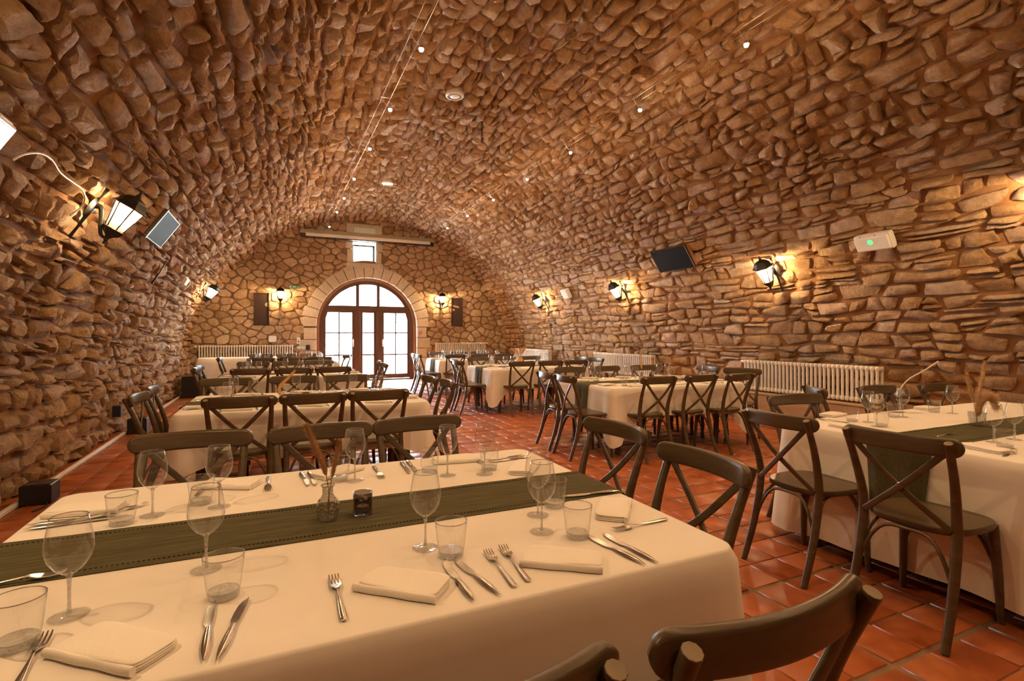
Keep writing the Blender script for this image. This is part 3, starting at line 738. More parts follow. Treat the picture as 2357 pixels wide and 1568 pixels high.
def tree(x, y, h, r, label, seed):
    t = empty('tree', (x, y, -0.04)); tag(t, label, 'tree', 'trees outside the door')
    MB().tube([(0, 0, 0), (0.05, 0, h * .3), (0, 0.05, h * .6)], [0.16, 0.12, 0.06]).build('trunk', BARK, t)
    rng = np.random.default_rng(seed); n = 2600; d = rng.normal(size=(n, 3)); d /= np.linalg.norm(d, axis=1, keepdims=True); rad = rng.uniform(0.55, 1.0, (n, 1)) ** 0.5
    blob = 1 + 0.25 * vnoise(d * 2.2, seed)[:, None]; P = d * rad * r * blob * np.array([1, 1, 1.15]) + np.array([0, 0, h * .62])
    a = rng.normal(size=(n, 3)); a /= np.linalg.norm(a, axis=1, keepdims=True); b = np.cross(a, d); b /= np.linalg.norm(b, axis=1, keepdims=True) + 1e-6; s = rng.uniform(.07, .15, (n, 1))
    V = np.stack([P - a * s, P - b * s * .5, P + a * s, P + b * s * .5], 1)
    link('foliage', np_mesh('foliage', V, np.arange(n * 4).reshape(-1, 4), LEAF_D, smooth=False), t)
tree(9.0, 30.5, 6.5, 2.3, 'broad green tree standing outside beside the slatted barn', 3)
tree(0.2, 33.0, 6.0, 2.2, 'green tree further off outside, seen through the hinged pane by the wide radiator', 4)

# ------------------------------------------------------------------ chairs
def rounded(w, h, r, n=3):
    pts = []
    for cx_, cy_, a0 in ((w - r, h - r, 0), (-w + r, h - r, PI / 2), (-w + r, -h + r, PI), (w - r, -h + r, 1.5 * PI)):
        for k in range(n + 1): a = a0 + PI / 2 * k / n; pts.append((cx_ + r * math.cos(a), cy_ + r * math.sin(a)))
    return pts
def smooth_path(pts, n=5):
    P = [Vector(p) for p in pts]; out = []
    for i in range(len(P) - 1):
        p0, p1, p2, p3 = P[max(i - 1, 0)], P[i], P[i + 1], P[min(i + 2, len(P) - 1)]
        for k in range(n):
            t = k / n; out.append(0.5 * ((2 * p1) + (p2 - p0) * t + (2 * p0 - 5 * p1 + 4 * p2 - p3) * t * t + (3 * p1 - p0 - 3 * p2 + p3) * t ** 3))
    out.append(P[-1]); return out
RAIL_OFF = 0.285
def make_chair():
    t = empty('dining_chair')
    # seat: rounded, wider in front, softly dished
    mb = MB(); n = 40; out = []
    for k in range(n):
        a = 2 * PI * k / n; c, s = math.cos(a), math.sin(a)
        x = math.copysign(abs(c) ** 0.62, c); y = math.copysign(abs(s) ** 0.62, s); out.append(((0.205 + 0.018 * y) * x, 0.20 * y + 0.005))
    rings = [(0.90, 0.440), (0.985, 0.441), (1.0, 0.448), (1.0, 0.464), (0.985, 0.470), (0.86, 0.4705), (0.45, 0.466)]
    for k_, z in rings:
        for x, y in out: mb.v.append((x * k_, y * k_, z))
    for r in range(len(rings) - 1):
        for k in range(n): mb.f.append((r * n + k, r * n + (k + 1) % n, (r + 1) * n + (k + 1) % n, (r + 1) * n + k))
    mb.f.append(tuple(range(n))[::-1]); mb.f.append(tuple((len(rings) - 1) * n + k for k in range(n)))
    mb.build('seat', WOOD, t, smooth=50)
    # top rail, curved in plan, round-ended
    N_ = 37; P = []; sc = []
    for k in range(N_):
        g_ = -1 + 2 * k / (N_ - 1); x = 0.238 * math.sin(g_ * PI / 2 * 0.995) if abs(g_) > 0.6 else 0.238 * math.sin(0.6 * PI / 2) * g_ / 0.6; q = x / 0.238
        P.append((x, -0.252 - 0.052 * (1 - q * q), 0.838)); e = min(1.0, (0.238 - abs(x)) / 0.038); w_ = math.sqrt(max(0.002, 1 - (1 - e) ** 2)); sc.append((max(0.35, w_) if e < 0.12 else 1.0 - 0.25 * max(0, 0.3 - e), w_))
    MB().sweep(P, rounded(0.0135, 0.040, 0.0125, 4), scale=sc).build('top_rail', WOOD, t, smooth=60)
    for s in (-1, 1):
        pts = smooth_path([(s * 0.194, -0.312, 0.0), (s * 0.190, -0.240, 0.20), (s * 0.186, -0.192, 0.42), (s * 0.186, -0.194, 0.55), (s * 0.196, -0.240, 0.71), (s * 0.203, -0.304, 0.862)], 4)
        m = len(pts); rr = [0.0165 + 0.0045 * math.sin(PI * min(1, i / m * 1.25)) for i in range(m)]
        pst = MB().tube(pts, rr, 10, up=(0, 1, 0)).build('back_post', WOOD, t, smooth=50)
        e = pts[-1]; d = (pts[-1] - pts[-2]).normalized(); M = Matrix.Translation(e + d * 0.0004) @ d.to_track_quat('Z', 'Y').to_matrix().to_4x4()
        MB().lathe([(0, 0.0012), (rr[-1] * 0.93, 0.0012), (rr[-1] * 0.98, 0)], 10, M).build('post_end', WOOD_END, pst, smooth=None)
        # crossing slat
        pts = smooth_path([(s * 0.178, -0.280, 0.812), (s * 0.02, -0.262 - 0.006 * s, 0.645), (-s * 0.172, -0.204, 0.475)], 6)
        MB().sweep(pts, rounded(0.014, 0.0055, 0.004, 2), up=(0, 1, 0)).build('cross_slat', WOOD, t, smooth=50)
        # front leg
        MB().tube([(s * 0.178, 0.160, 0.445), (s * 0.180, 0.164, 0.40), (s * 0.190, 0.178, 0.20), (s * 0.198, 0.188, 0.0)], [0.021, 0.021, 0.0185, 0.0145], 10, up=(0, 1, 0)).build('front_leg', WOOD, t, smooth=50)
        # bent side brace: quarter arcs rising from both legs to the seat
        pts = smooth_path([(s * 0.186, -0.214, 0.245), (s * 0.176, -0.170, 0.36), (s * 0.160, -0.105, 0.424), (s * 0.155, 0.0, 0.434), (s * 0.160, 0.085, 0.424), (s * 0.172, 0.138, 0.36), (s * 0.186, 0.168, 0.245)], 3)
        MB().tube(pts, 0.0085, 6).build('brace', WOOD, t, smooth=60)
    for y, yl in ((-0.198, -0.222), (0.150, 0.176)):
        pts = smooth_path([(-0.184, yl, 0.245), (-0.140, (y + yl) / 2, 0.36), (-0.085, y, 0.424), (0, y, 0.434), (0.085, y, 0.424), (0.140, (y + yl) / 2, 0.36), (0.184, yl, 0.245)], 3)
        MB().tube(pts, 0.0085, 6).build('brace', WOOD, t, smooth=60)
    MB().lathe([(0, -0.008), (0.007, -0.007), (0.007, 0.008), (0, 0.0095)], 8, Matrix.Translation((0, -0.262, 0.642)) @ Matrix.Rotation(PI / 2, 4, 'X')).build('stud', STEEL, t)
    return t
CHAIR = make_chair(); CHAIR_USED = [False]
ORD = {'1': 'first', '2': 'second', '3': 'third', '4': 'fourth'}
ROW = {'A': 'bare-wall row', 'B': 'radiator row'}
def tname(k): return '%s table, %s' % (ORD[k[1]], ROW[k[0]])
def chair(rx, ry, ang, place, tk, dz=0):
    """rx, ry: middle of the top rail; ang: heading the sitter faces, degrees from +Y clockwise"""
    a = math.radians(ang); f = Vector((math.sin(a), math.cos(a), 0))
    c = copy_tree(CHAIR) if CHAIR_USED[0] else CHAIR
    CHAIR_USED[0] = True
    c.location = (rx + f.x * RAIL_OFF, ry + f.y * RAIL_OFF, 0); c.rotation_euler = (0, 0, -a); c.scale = (1.025, 1.025, 1.025)
    tag(c, 'brown wooden cross-back chair, %s of %s' % (place, tname(tk)), 'chair', 'chairs of the ' + tname(tk).replace(',', ' in the'))
    return c
WE = {'A': 'bare-wall end', 'B': 'aisle end'}; EE = {'A': 'aisle end', 'B': 'radiator end'}
def side_names(tk, side): r = tk[0]; return ['%s, %s seat' % (side, n) for n in (WE[r].replace(' end', ''), 'middle', EE[r].replace(' end', ''))]
def chairs_for(tk, door=(), near=(), west=(), east=()):
    r = tk[0]
    for lst, nm, base in ((door, 'door side', 180), (near, 'camera side', 0)):
        names = side_names(tk, nm)
        for i, c in enumerate(lst):
            if c is None: continue
            chair(c[0], c[1], base + (c[2] if len(c) > 2 else random.uniform(-3, 3)), names[i] if i < 3 else nm + ' turned seat', tk)
    for lst, nm, base in ((west, WE[r], 90), (east, EE[r], -90)):
        for i, c in enumerate(lst):
            if c is None: continue
            chair(c[0], c[1], base + (c[2] if len(c) > 2 else random.uniform(-3, 3)), nm + (', camera-side seat', ', door-side seat')[i], tk)
chairs_for('A1', door=((-0.33, 2.75, 2), (0.215, 2.72, -2), (0.70, 2.75, -4)), near=(None, (0.215, 0.612, 0), (0.755, 0.60, 0)), east=((1.47, 1.485, 3), (1.57, 2.17, -3)))
chairs_for('A2', door=((-0.43, 5.98), (0.20, 6.02), (0.73, 5.97)), near=((-0.22, 4.17, 2), (0.28, 4.19, -2), (0.765, 4.21, 0)), west=((-0.93, 4.71, 2), (-0.94, 5.26, -4)), east=((1.54, 4.86, 5), (1.51, 5.38, 0)))
chairs_for('A3', door=((-0.30, 9.50), (0.22, 9.46), (0.70, 9.50)), near=((-0.27, 7.54, 0), (0.25, 7.53, 0), (0.75, 7.55, 0)), west=((-0.95, 8.12), (-0.97, 8.62)), east=((1.55, 8.15), (1.60, 8.85, 12)))
chairs_for('A4', door=((-0.25, 12.88), (0.30, 12.91), (0.80, 12.88)), near=((-0.22, 10.95), (0.30, 10.95), (0.82, 10.95)), west=((-0.95, 11.52), None), east=(None, (1.48, 11.95, 25)))
chairs_for('B1', door=((3.50, 2.64, 8), (4.75, 2.80, 0), (5.45, 2.70, 0), (4.20, 2.98, -52)), west=((2.575, 1.43, -3), (2.585, 2.06, 2)))
chairs_for('B2', door=((3.66, 6.12), (4.22, 6.10), (4.86, 6.06)), near=((3.70, 4.35, -2), (4.30, 4.36, -3), (4.82, 4.30, -6)), west=((2.89, 4.95, 3), (2.94, 5.48, 6)), east=((5.58, 4.95, -25), (5.55, 5.52, 10)))
chairs_for('B3', door=((3.66, 9.60), (4.22, 9.60), (4.78, 9.58)), near=((3.72, 7.72, 0), (4.28, 7.76, 0), (4.80, 7.78, -4)), west=((2.83, 8.44, -6), (2.92, 8.92, 4)), east=((5.58, 8.35, 0), (5.60, 8.90, 0)))
chairs_for('B4', door=((3.80, 12.82), (4.35, 12.84), (4.90, 12.82)), near=((3.66, 11.0), (4.26, 11.0), (4.84, 10.98)), west=((2.92, 11.42, 0), (2.96, 12.0, 5)), east=())

# ------------------------------------------------------------------ tables, cloths, runners
TABLE_WOOD = mat('table_wood', (0.10, 0.06, 0.03), 0.6, var=0.2, vscale=6)
def t_matrix(k):
    x0, x1, y0, y1, rot, *_ = TABLES[k]
    return Matrix.Translation(((x0 + x1) / 2, (y0 + y1) / 2, 0)) @ Matrix.Rotation(rot, 4, 'Z')
def outline_rr(hx_, hy_, r, n_side, n_c=7):
    """rounded rectangle, points with (x, y, nx, ny, cornerness)"""
    pts = []
    cs = ((hx_ - r, hy_ - r, 0), (-hx_ + r, hy_ - r, PI / 2), (-hx_ + r, -hy_ + r, PI), (hx_ - r, -hy_ + r, 1.5 * PI))
    for q in range(4):
        cx_, cy_, a0 = cs[q]
        for k in range(n_c): a = a0 + PI / 2 * k / (n_c - 1); pts.append((cx_ + r * math.cos(a), cy_ + r * math.sin(a), math.cos(a), math.sin(a)))
        nx_, ny_, b0 = cs[(q + 1) % 4]; a = a0 + PI / 2
        sx, sy = cx_ + r * math.cos(a), cy_ + r * math.sin(a); ex, ey = nx_ + r * math.cos(b0), ny_ + r * math.sin(b0)
        for k in range(1, n_side): t = k / n_side; pts.append((sx + (ex - sx) * t, sy + (ey - sy) * t, math.cos(a), math.sin(a)))
    return pts
def cloth_mesh(lx, ly, hang, corner, seed, flat_hem=False):
    rng = random.Random(seed); hx_, hy_ = lx / 2 + 0.006, ly / 2 + 0.006; r = 0.055
    O = outline_rr(hx_, hy_, r, 34); n = len(O); mb = MB()
    ph = [rng.uniform(0, 6.28) for _ in range(6)]
    def cd(x, y): return math.hypot(hx_ - abs(x), hy_ - abs(y))
    rows = [(-0.035, 0.0), (-0.008, 0.0), (-0.002, -0.0015), (0.0015, -0.007)] + [(None, t) for t in (0.05, 0.14, 0.26, 0.4, 0.55, 0.7, 0.85, 1.0)]
    z0 = TOP_Z
    per = 0.0; acc = [0.0]
    for i in range(1, n): per += math.hypot(O[i][0] - O[i - 1][0], O[i][1] - O[i - 1][1]); acc.append(per)
    for ins, dz in rows:
        for i, (x, y, nx, ny) in enumerate(O):
            if ins is not None: mb.v.append((x + nx * ins, y + ny * ins, z0 + dz)); continue
            t = dz; c = math.exp(-(cd(x, y) / 0.13) ** 2); u = acc[i]
            L_ = hang + corner * max(0.0, 1 - cd(x, y) / 0.34) ** 1.4 + 0.01 * math.sin(u * 3 + ph[0])
            fold = (0.5 * math.sin(u * 9 + ph[1]) + 0.35 * math.sin(u * 17 + ph[2]) + 0.3 * math.sin(u * 5 + ph[3])) * (0.014 + 0.02 * min(1, corner / 0.2)) * t ** 1.3
            cf = c * (0.05 * t + 0.020 * math.sin(u * 46 + ph[4]) * t)
            off = 0.004 + 0.014 * t + fold * (1 - 0.5 * c) + cf + 0.012
            mb.v.append((x + nx * off, y + ny * off, max(0.012, z0 - 0.007 - L_ * t * (1 - 0.02 * c))))
    for q in range(len(rows) - 1):
        for i in range(n): mb.f.append((q * n + i, (q + 1) * n + i, (q + 1) * n + (i + 1) % n, q * n + (i + 1) % n))
    mb.f.append(tuple(range(n)))
    return mb.mesh('tablecloth', CLOTH, 180)
def runner_mesh(lx, half_w, hang, seed, drop_w=True, drop_e=True):
    rng = random.Random(seed); mb = MB(); z = TOP_Z + 0.003; X = lx / 2; path = []
    ph = [rng.uniform(0, 6.28) for _ in range(4)]
    o = 0.028
    if drop_w:
        for t in (1, .85, .7, .55, .4, .25, .12, .04): path.append((-X - o - 0.016 * t, z - 0.008 - hang * t, t))
        path.append((-X - 0.018, z - 0.002, 0))
    n = 24
    for k in range(n + 1): path.append((-X + 0.005 + (lx - 0.01) * k / n, z, 0))
    if drop_e:
        path.append((X + 0.018, z - 0.002, 0))
        for t in (.04, .12, .25, .4, .55, .7, .85, 1): path.append((X + o + 0.016 * t, z - 0.008 - hang * t, t))
    m = 17; base = []
    for x, zz, t in path:
        for j in range(m):
            v = -1 + 2 * j / (m - 1); w = math.copysign(1, x)
            f = 0.014 * t * (math.sin(v * 6 + ph[0]) + 0.6 * math.sin(v * 11 + ph[1]) + 1.0)
            mb.v.append((x + w * f, v * half_w * (1 - 0.22 * t), zz + (0.0009 * math.sin(x * 23 + v * 4 + ph[2]) if t == 0 else 0)))
    for i in range(len(path) - 1):
        for j in range(m - 1): mb.f.append((i * m + j, (i + 1) * m + j, (i + 1) * m + j + 1, i * m + j + 1))
    nv = len(mb.v); top = list(mb.f)
    mb.v += [(x, y, zz - 0.0022) for x, y, zz in mb.v]; mb.f += [tuple(q + nv for q in f[::-1]) for f in top]
    P_ = len(path)
    for i in range(P_ - 1):
        a, b = i * m, (i + 1) * m; mb.f.append((a, a + nv, b + nv, b)); a, b = a + m - 1, b + m - 1; mb.f.append((a, b, b + nv, a + nv))
    return mb.mesh('table_runner', RUNNER, 60)
RUN_Y = {'A1': 0.015, 'B1': -0.02}
for k, (x0, x1, y0, y1, rot, hang, corner) in TABLES.items():
    M = t_matrix(k); lx, ly = x1 - x0, y1 - y0
    t = empty('dining_table', mat=M); tag(t, 'wooden trestle dining table under the cloth, %s' % tname(k), 'table', 'tables of the hall')
    mb = MB(); mb.bbox(-lx / 2 + .01, lx / 2 - .01, -ly / 2 + .01, -0.004, TOP_Z - 0.04, TOP_Z - 0.004); mb.build('tabletop', TABLE_WOOD, t)
    mb = MB(); mb.bbox(-lx / 2 + .01, lx / 2 - .01, 0.004, ly / 2 - .01, TOP_Z - 0.04, TOP_Z - 0.004); mb.build('tabletop', TABLE_WOOD, t)
    for sx in (-1, 1):
        for y in (-ly / 2 + 0.13, -0.10, 0.10, ly / 2 - 0.13):
            MB().lathe([(0.0, 0.0), (0.026, 0.0), (0.030, 0.03), (0.020, 0.08), (0.030, 0.16), (0.022, 0.22), (0.034, 0.42), (0.024, 0.50), (0.036, 0.56), (0.036, TOP_Z - 0.04), (0, TOP_Z - 0.04)], 12, Matrix.Translation((sx * (lx / 2 - 0.16), y, 0))).build('leg', TABLE_WOOD, t)
    c = link('tablecloth', cloth_mesh(lx, ly, hang, corner, ord(k[0]) * 5 + ord(k[1])), None); c.matrix_world = M
    tag(c, 'white linen tablecloth draped over %s' % tname(k), 'tablecloth', 'white tablecloths')
    rn = link('table_runner', runner_mesh(lx, 0.165 if k != 'A4' else 0.15, 0.40 if k[0] == 'B' else 0.22, ord(k[1]) * 3), None)
    rn.matrix_world = M @ Matrix.Translation((0, RUN_Y.get(k, 0.0), 0))
    tag(rn, 'dark olive linen runner along the middle of %s' % tname(k), 'table runner', 'olive table runners')
    if k in ('A1', 'B1'):
        for sy in (-1, 1):
            mb = MB()
            for i in range(int(lx / 0.011)): x = -lx / 2 + 0.01 + i * 0.011; mb.box(x, x + 0.0055, sy * 0.135 - 0.0012, sy * 0.135 + 0.0012, TOP_Z + 0.0034, TOP_Z + 0.0052)
            mb.build('drawn_thread_hem', STITCH, rn, smooth=None)['kind'] = 'stuff'

# ------------------------------------------------------------------ tableware
def shell(prof_out, th):  # thin wall lathe profile: out then in
    return prof_out
W_BOWL = [(0.006, 0.086), (0.013, 0.090), (0.026, 0.101), (0.037, 0.119), (0.0415, 0.138), (0.041, 0.158), (0.037, 0.182), (0.0325, 0.206), (0.0315, 0.2065), (0.0312, 0.206)]
me_bowl = MB().lathe(W_BOWL, 28).mesh('bowl', GLASS, 180)
me_rim = MB().lathe([(0.0324, 0.2055), (0.0330, 0.2068), (0.0322, 0.2075), (0.0315, 0.2066), (0.0318, 0.2055)], 28).mesh('rim', GLASS_RIM, 180)
me_stem = MB().lathe([(0, 0.004), (0.006, 0.006), (0.0040, 0.014), (0.0033, 0.03), (0.0033, 0.06), (0.0045, 0.080), (0.0075, 0.088), (0.0, 0.0905)], 12).mesh('stem', GLASS_BASE, 180)
me_foot = MB().lathe([(0, 0.0), (0.034, 0.0), (0.0355, 0.0012), (0.034, 0.0022), (0.018, 0.0038), (0.006, 0.006), (0, 0.0065)], 28).mesh('foot', GLASS, 180)
me_wine = MB().lathe([(0, 0.0), (0.034, 0.0), (0.0355, 0.0012), (0.018, 0.0038), (0.0042, 0.012), (0.0034, 0.05), (0.006, 0.084)] + W_BOWL[1:], 20).mesh('wine_glass', GLASS, 180)
me_tw = MB().lathe([(0.0335, 0.014), (0.036, 0.03), (0.0405, 0.072), (0.0425, 0.092), (0.0415, 0.0925), (0.0408, 0.092)], 28).mesh('wall', GLASS, 180)
me_tr = MB().lathe([(0.0425, 0.0905), (0.0430, 0.0922), (0.0420, 0.0930), (0.0412, 0.0920), (0.0416, 0.0905)], 28).mesh('rim', GLASS_RIM, 180)
me_tb = MB().lathe([(0, 0.0), (0.028, 0.0), (0.0325, 0.002), (0.0335, 0.014), (0.031, 0.0165), (0.0, 0.0135)], 16).mesh('base', GLASS_BASE, 30)
me_tumbler = MB().lathe([(0, 0.0), (0.028, 0.0), (0.0325, 0.002), (0.0335, 0.014), (0.0405, 0.072), (0.0425, 0.092), (0.0415, 0.0925)], 20).mesh('tumbler', GLASS, 180)
def napkin_mesh(seed):
    """linen square folded to a soft oblong: four layers, a rolled fold on one long side"""
    rng = random.Random(seed); mb = MB(); z = 0.0; LAY = 4
    for i in range(LAY):
        th = 0.0042; w, h = 0.104 - rng.uniform(0, .003) - .0015 * i, 0.052 - rng.uniform(0, .003); ox, oy = rng.uniform(-.002, .002), rng.uniform(-.002, .002)
        N_ = 44; out = []
        for k in range(N_):
            a = 2 * PI * k / N_; c, q = math.cos(a), math.sin(a); out.append((math.copysign(abs(c) ** 0.30, c) * w, math.copysign(abs(q) ** 0.30, q) * h))
        base = len(mb.v); rings = [(0.975, 0.0), (1.0, th * .3), (1.0, th * .7), (0.975, th), (0.80, th * 1.04), (0.45, th * 1.06)]
        for kk, zz in rings:
            for x, y in out:
                X, Y = x * kk + ox, y * kk + oy; edge = max(0, (abs(X) / w) - 0.55) + max(0, (abs(Y) / h) - 0.6)
                sag = 1 - 0.10 * (i / LAY) * min(1, edge); wav = 0.0022 * (i + 1) / LAY * math.sin(X * 26 + Y * 31 + seed * 1.7 + i * .5)
                mb.v.append((X, Y, (z + zz) * sag + max(-zz * .3, wav) * (0.3 + 0.7 * (i > 1))))
        for r in range(len(rings) - 1):
            for k in range(N_): mb.f.append((base + r * N_ + k, base + r * N_ + (k + 1) % N_, base + (r + 1) * N_ + (k + 1) % N_, base + (r + 1) * N_ + k))
        mb.f.append(tuple(base + k for k in range(N_))[::-1]); mb.f.append(tuple(base + (len(rings) - 1) * N_ + k for k in range(N_)))
        z += th + 0.0004
    x0, x1, H_ = -0.103, 0.103, z                        # rolled fold
    mb.sweep([(x0 + (x1 - x0) * k / 10, -0.0505 + 0.001 * math.sin(k * 1.3 + seed), H_ * .48) for k in range(11)], [(math.cos(2 * PI * k / 10), math.sin(2 * PI * k / 10)) for k in range(10)], scale=[(0.007, H_ * .49)] * 11)
    return mb.mesh('napkin', NAPKIN, 60)
NAPS = [napkin_mesh(i) for i in range(3)]
def fork_meshes():
    h = MB(); P = []; sc = []
    for k in range(17):
        t = k / 16; y = -0.105 + 0.135 * t; P.append((0, y, 0.0042 + 0.010 * max(0, t - 0.55) ** 1.2)); sc.append((0.0020 + 0.0056 * (math.sin(PI * min(1, 0.06 + (1 - t) * 0.98) * 0.5) ** 1.5) * (1 if t > .03 else .6), 0.0022))
    h.sweep(P, [(1, 0), (.7, .8), (0, 1), (-.7, .8), (-1, 0), (-.7, -.8), (0, -1), (.7, -.8)], scale=sc)
    hd = MB(); rows = [(0.028, 0.0022, 0.0095), (0.036, 0.0060, 0.0092), (0.044, 0.0105, 0.0075), (0.052, 0.0122, 0.0055), (0.060, 0.0125, 0.0045)]
    for y, w, z in rows: hd.v += [(-w, y, z + .0012), (w, y, z + .0012), (w, y, z - .0008), (-w, y, z - .0008)]
    for r in range(len(rows) - 1):
        for j in range(4): a = r * 4 + j; b = r * 4 + (j + 1) % 4; hd.f.append((a, b, b + 4, a + 4))
    for q in range(4):
        x = -0.0104 + q * 0.00693; ts = [(x, 0.058, 0.0050), (x, 0.075, 0.0042), (x * 1.0, 0.092, 0.0058), (x, 0.104, 0.0090)]
        hd.sweep(ts, [(1, 1), (-1, 1), (-1, -.6), (1, -.6)], scale=[(.0023, .0010), (.0020, .0010), (.0017, .0009), (.0010, .0007)])
    return h.mesh('handle', STEEL, 60), hd.mesh('tines', STEEL, 40)
def knife_meshes():
    h = MB(); P = []; sc = []
    for k in range(15):
        t = k / 14; P.append((0, -0.115 + 0.12 * t, 0.0048)); e = math.sin(PI * min(1, 0.05 + t * 2.0) * .5) if t < .5 else 1 - 0.42 * ((t - .5) / .5) ** 2
        sc.append((0.0085 * e, 0.0046 * e))
    h.sweep(P, [(1, 0), (.7, .75), (0, 1), (-.7, .75), (-1, 0), (-.7, -.75), (0, -1), (.7, -.75)], scale=sc)
    b = MB(); rows = [(0.004, -0.0045, 0.0045), (0.012, -0.0062, 0.0050), (0.022, -0.0098, 0.0066), (0.05, -0.0102, 0.0076), (0.08, -0.0086, 0.0078), (0.10, -0.0040, 0.0074), (0.112, 0.0030, 0.0062), (0.116, 0.0052, 0.0056)]
    for y, x0, x1 in rows: b.v += [(x0, y, 0.0040), (x1, y, 0.0056), (x1, y, 0.0032), (x0, y, 0.0034)]
    for r in range(len(rows) - 1):
        for j in range(4): a = r * 4 + j; c = r * 4 + (j + 1) % 4; b.f.append((a, c, c + 4, a + 4))
    b.f.append((3, 2, 1, 0)); q = 4 * (len(rows) - 1); b.f.append((q, q + 1, q + 2, q + 3))
    return h.mesh('handle', STEEL, 60), b.mesh('blade', STEEL, 30)
ME_FORK, ME_KNIFE = fork_meshes(), knife_meshes()
def join_two(name, a, b):
    mb = MB()
    for me in (a, b): mb.add([v.co for v in me.vertices], [tuple(p.vertices) for p in me.polygons])
    return mb.mesh(name, STEEL, 50)
ME_FORK1, ME_KNIFE1 = join_two('fork', *ME_FORK), join_two('knife', *ME_KNIFE)
SZ = TOP_Z + 0.0012
SEEN = {}
def put(kind, x, y, rz, what, where, tk, near, z=SZ):
    """a piece of tableware; near ones carry their parts"""
    label = '%s %s, %s' % (what, where, tname(tk)); grp = '%ss on the %s' % (kind.replace('_', ' '), tname(tk).replace(',', ' of the'))
    cat = {'wine_glass': 'wine glass', 'tumbler': 'tumbler', 'napkin': 'napkin', 'fork': 'fork', 'knife': 'knife'}[kind]
    if kind == 'napkin' or not near:
        me = {'wine_glass': me_wine, 'tumbler': me_tumbler, 'napkin': random.choice(NAPS), 'fork': ME_FORK1, 'knife': ME_KNIFE1}[kind]
        o = link(kind, me, None, (x, y, z), rz)
    else:
        o = empty(kind, (x, y, z), rz)
        for nm, me in {'wine_glass': (('bowl', me_bowl), ('rim', me_rim), ('stem', me_stem), ('foot', me_foot)), 'tumbler': (('wall', me_tw), ('rim', me_tr), ('base', me_tb)), 'fork': (('handle', ME_FORK[0]), ('tines', ME_FORK[1])), 'knife': (('handle', ME_KNIFE[0]), ('blade', ME_KNIFE[1]))}[kind]: link(nm, me, o)
    tag(o, label, cat, grp); return o
def lay(x0, y0, x1, y1):
    """middle and turn of a piece whose tip is (x0,y0) and handle end (x1,y1)"""
    return (x0 + x1) / 2, (y0 + y1) / 2, math.atan2(-(x0 - x1), y0 - y1)
WHAT = {'wine_glass': 'clear wine glass at', 'tumbler': 'clear glass tumbler at', 'napkin': 'folded white napkin at', 'fork': 'steel fork at', 'knife': 'steel knife at'}
# --- first table of the bare-wall row, piece by piece
nA = side_names('A1', 'camera side'); dA = side_names('A1', 'door side'); eA = ['aisle end, camera-side seat', 'aisle end, door-side seat']; wA = ['bare-wall end, camera-side seat', 'bare-wall end, door-side seat']
for k, x, y, w in (('wine_glass', -0.38, 1.345, nA[0]), ('wine_glass', -0.15, 1.47, nA[1]), ('wine_glass', -0.35, 1.98, wA[1]), ('wine_glass', -0.165, 1.985, dA[0]), ('wine_glass', 0.29, 2.12, dA[1]), ('wine_glass', 0.645, 2.045, dA[2]),
                  ('wine_glass', 0.79, 2.00, eA[1]), ('wine_glass', 0.372, 1.375, nA[2]), ('wine_glass', 0.71, 1.345, eA[0]), ('wine_glass', 0.765, 1.475, 'runner edge by aisle seats'),
                  ('tumbler', -0.43, 1.255, nA[0]), ('tumbler', -0.10, 1.305, nA[1]), ('tumbler', -0.42, 1.935, wA[1]), ('tumbler', -0.225, 2.055, dA[0]), ('tumbler', 0.235, 2.15, dA[1]), ('tumbler', 0.595, 2.135, dA[2]),
                  ('tumbler', 0.835, 2.06, eA[1]), ('tumbler', 0.42, 1.30, nA[2]), ('tumbler', 0.785, 1.27, eA[0]), ('tumbler', 0.855, 1.53, 'runner edge by aisle seats')):
    put(k, x * 1.015, y * 1.015, random.uniform(0, 6), WHAT[k], w, 'A1', True, z=SZ + (0.003 if 1.56 < y < 1.92 else 0))
for x, y, r, w in ((-0.265, 1.18, -0.70, nA[0]), (0.275, 1.20, -0.72, nA[1]), (0.675, 1.165, -0.62, nA[2]), (1.02, 1.43, 0.85, eA[0]), (-0.56, 2.15, -0.15, wA[1]), (-0.15, 2.28, -0.45, dA[0]), (0.24, 2.30, 0.6, dA[1]), (0.76, 2.30, -0.15, dA[2]), (0.985, 2.03, 0.9, eA[1])):
    put('napkin', x, y, r, WHAT['napkin'], w, 'A1', True)
for a, w in (((-0.40, 1.28, -0.385, 1.10), nA[0]), ((0.13, 1.32, 0.13, 1.10), nA[1]), ((0.52, 1.30, 0.505, 1.09), 'outer left of ' + nA[2]), ((0.57, 1.32, 0.545, 1.09), 'inner left of ' + nA[2]), ((0.92, 1.28, 1.12, 1.29), eA[0]),
             ((-0.02, 2.14, -0.02, 2.34), dA[1]), ((0.40, 2.14, 0.40, 2.33), dA[2]), ((0.86, 2.18, 0.84, 2.38), eA[1]), ((-0.42, 2.13, -0.53, 2.04), wA[1])):
    x, y, r = lay(*a); put('fork', x, y, r, 'steel fork,' if 'left' in w else WHAT['fork'], w.replace('outer left of', 'outer one of two at').replace('inner left of', 'inner one of two at'), 'A1', True)
x, y, r = lay(-0.46, 1.60, -0.66, 1.585); put('fork', x, y, r, 'steel fork lying on the runner,', wA[0], 'A1', True, z=SZ + 0.004)
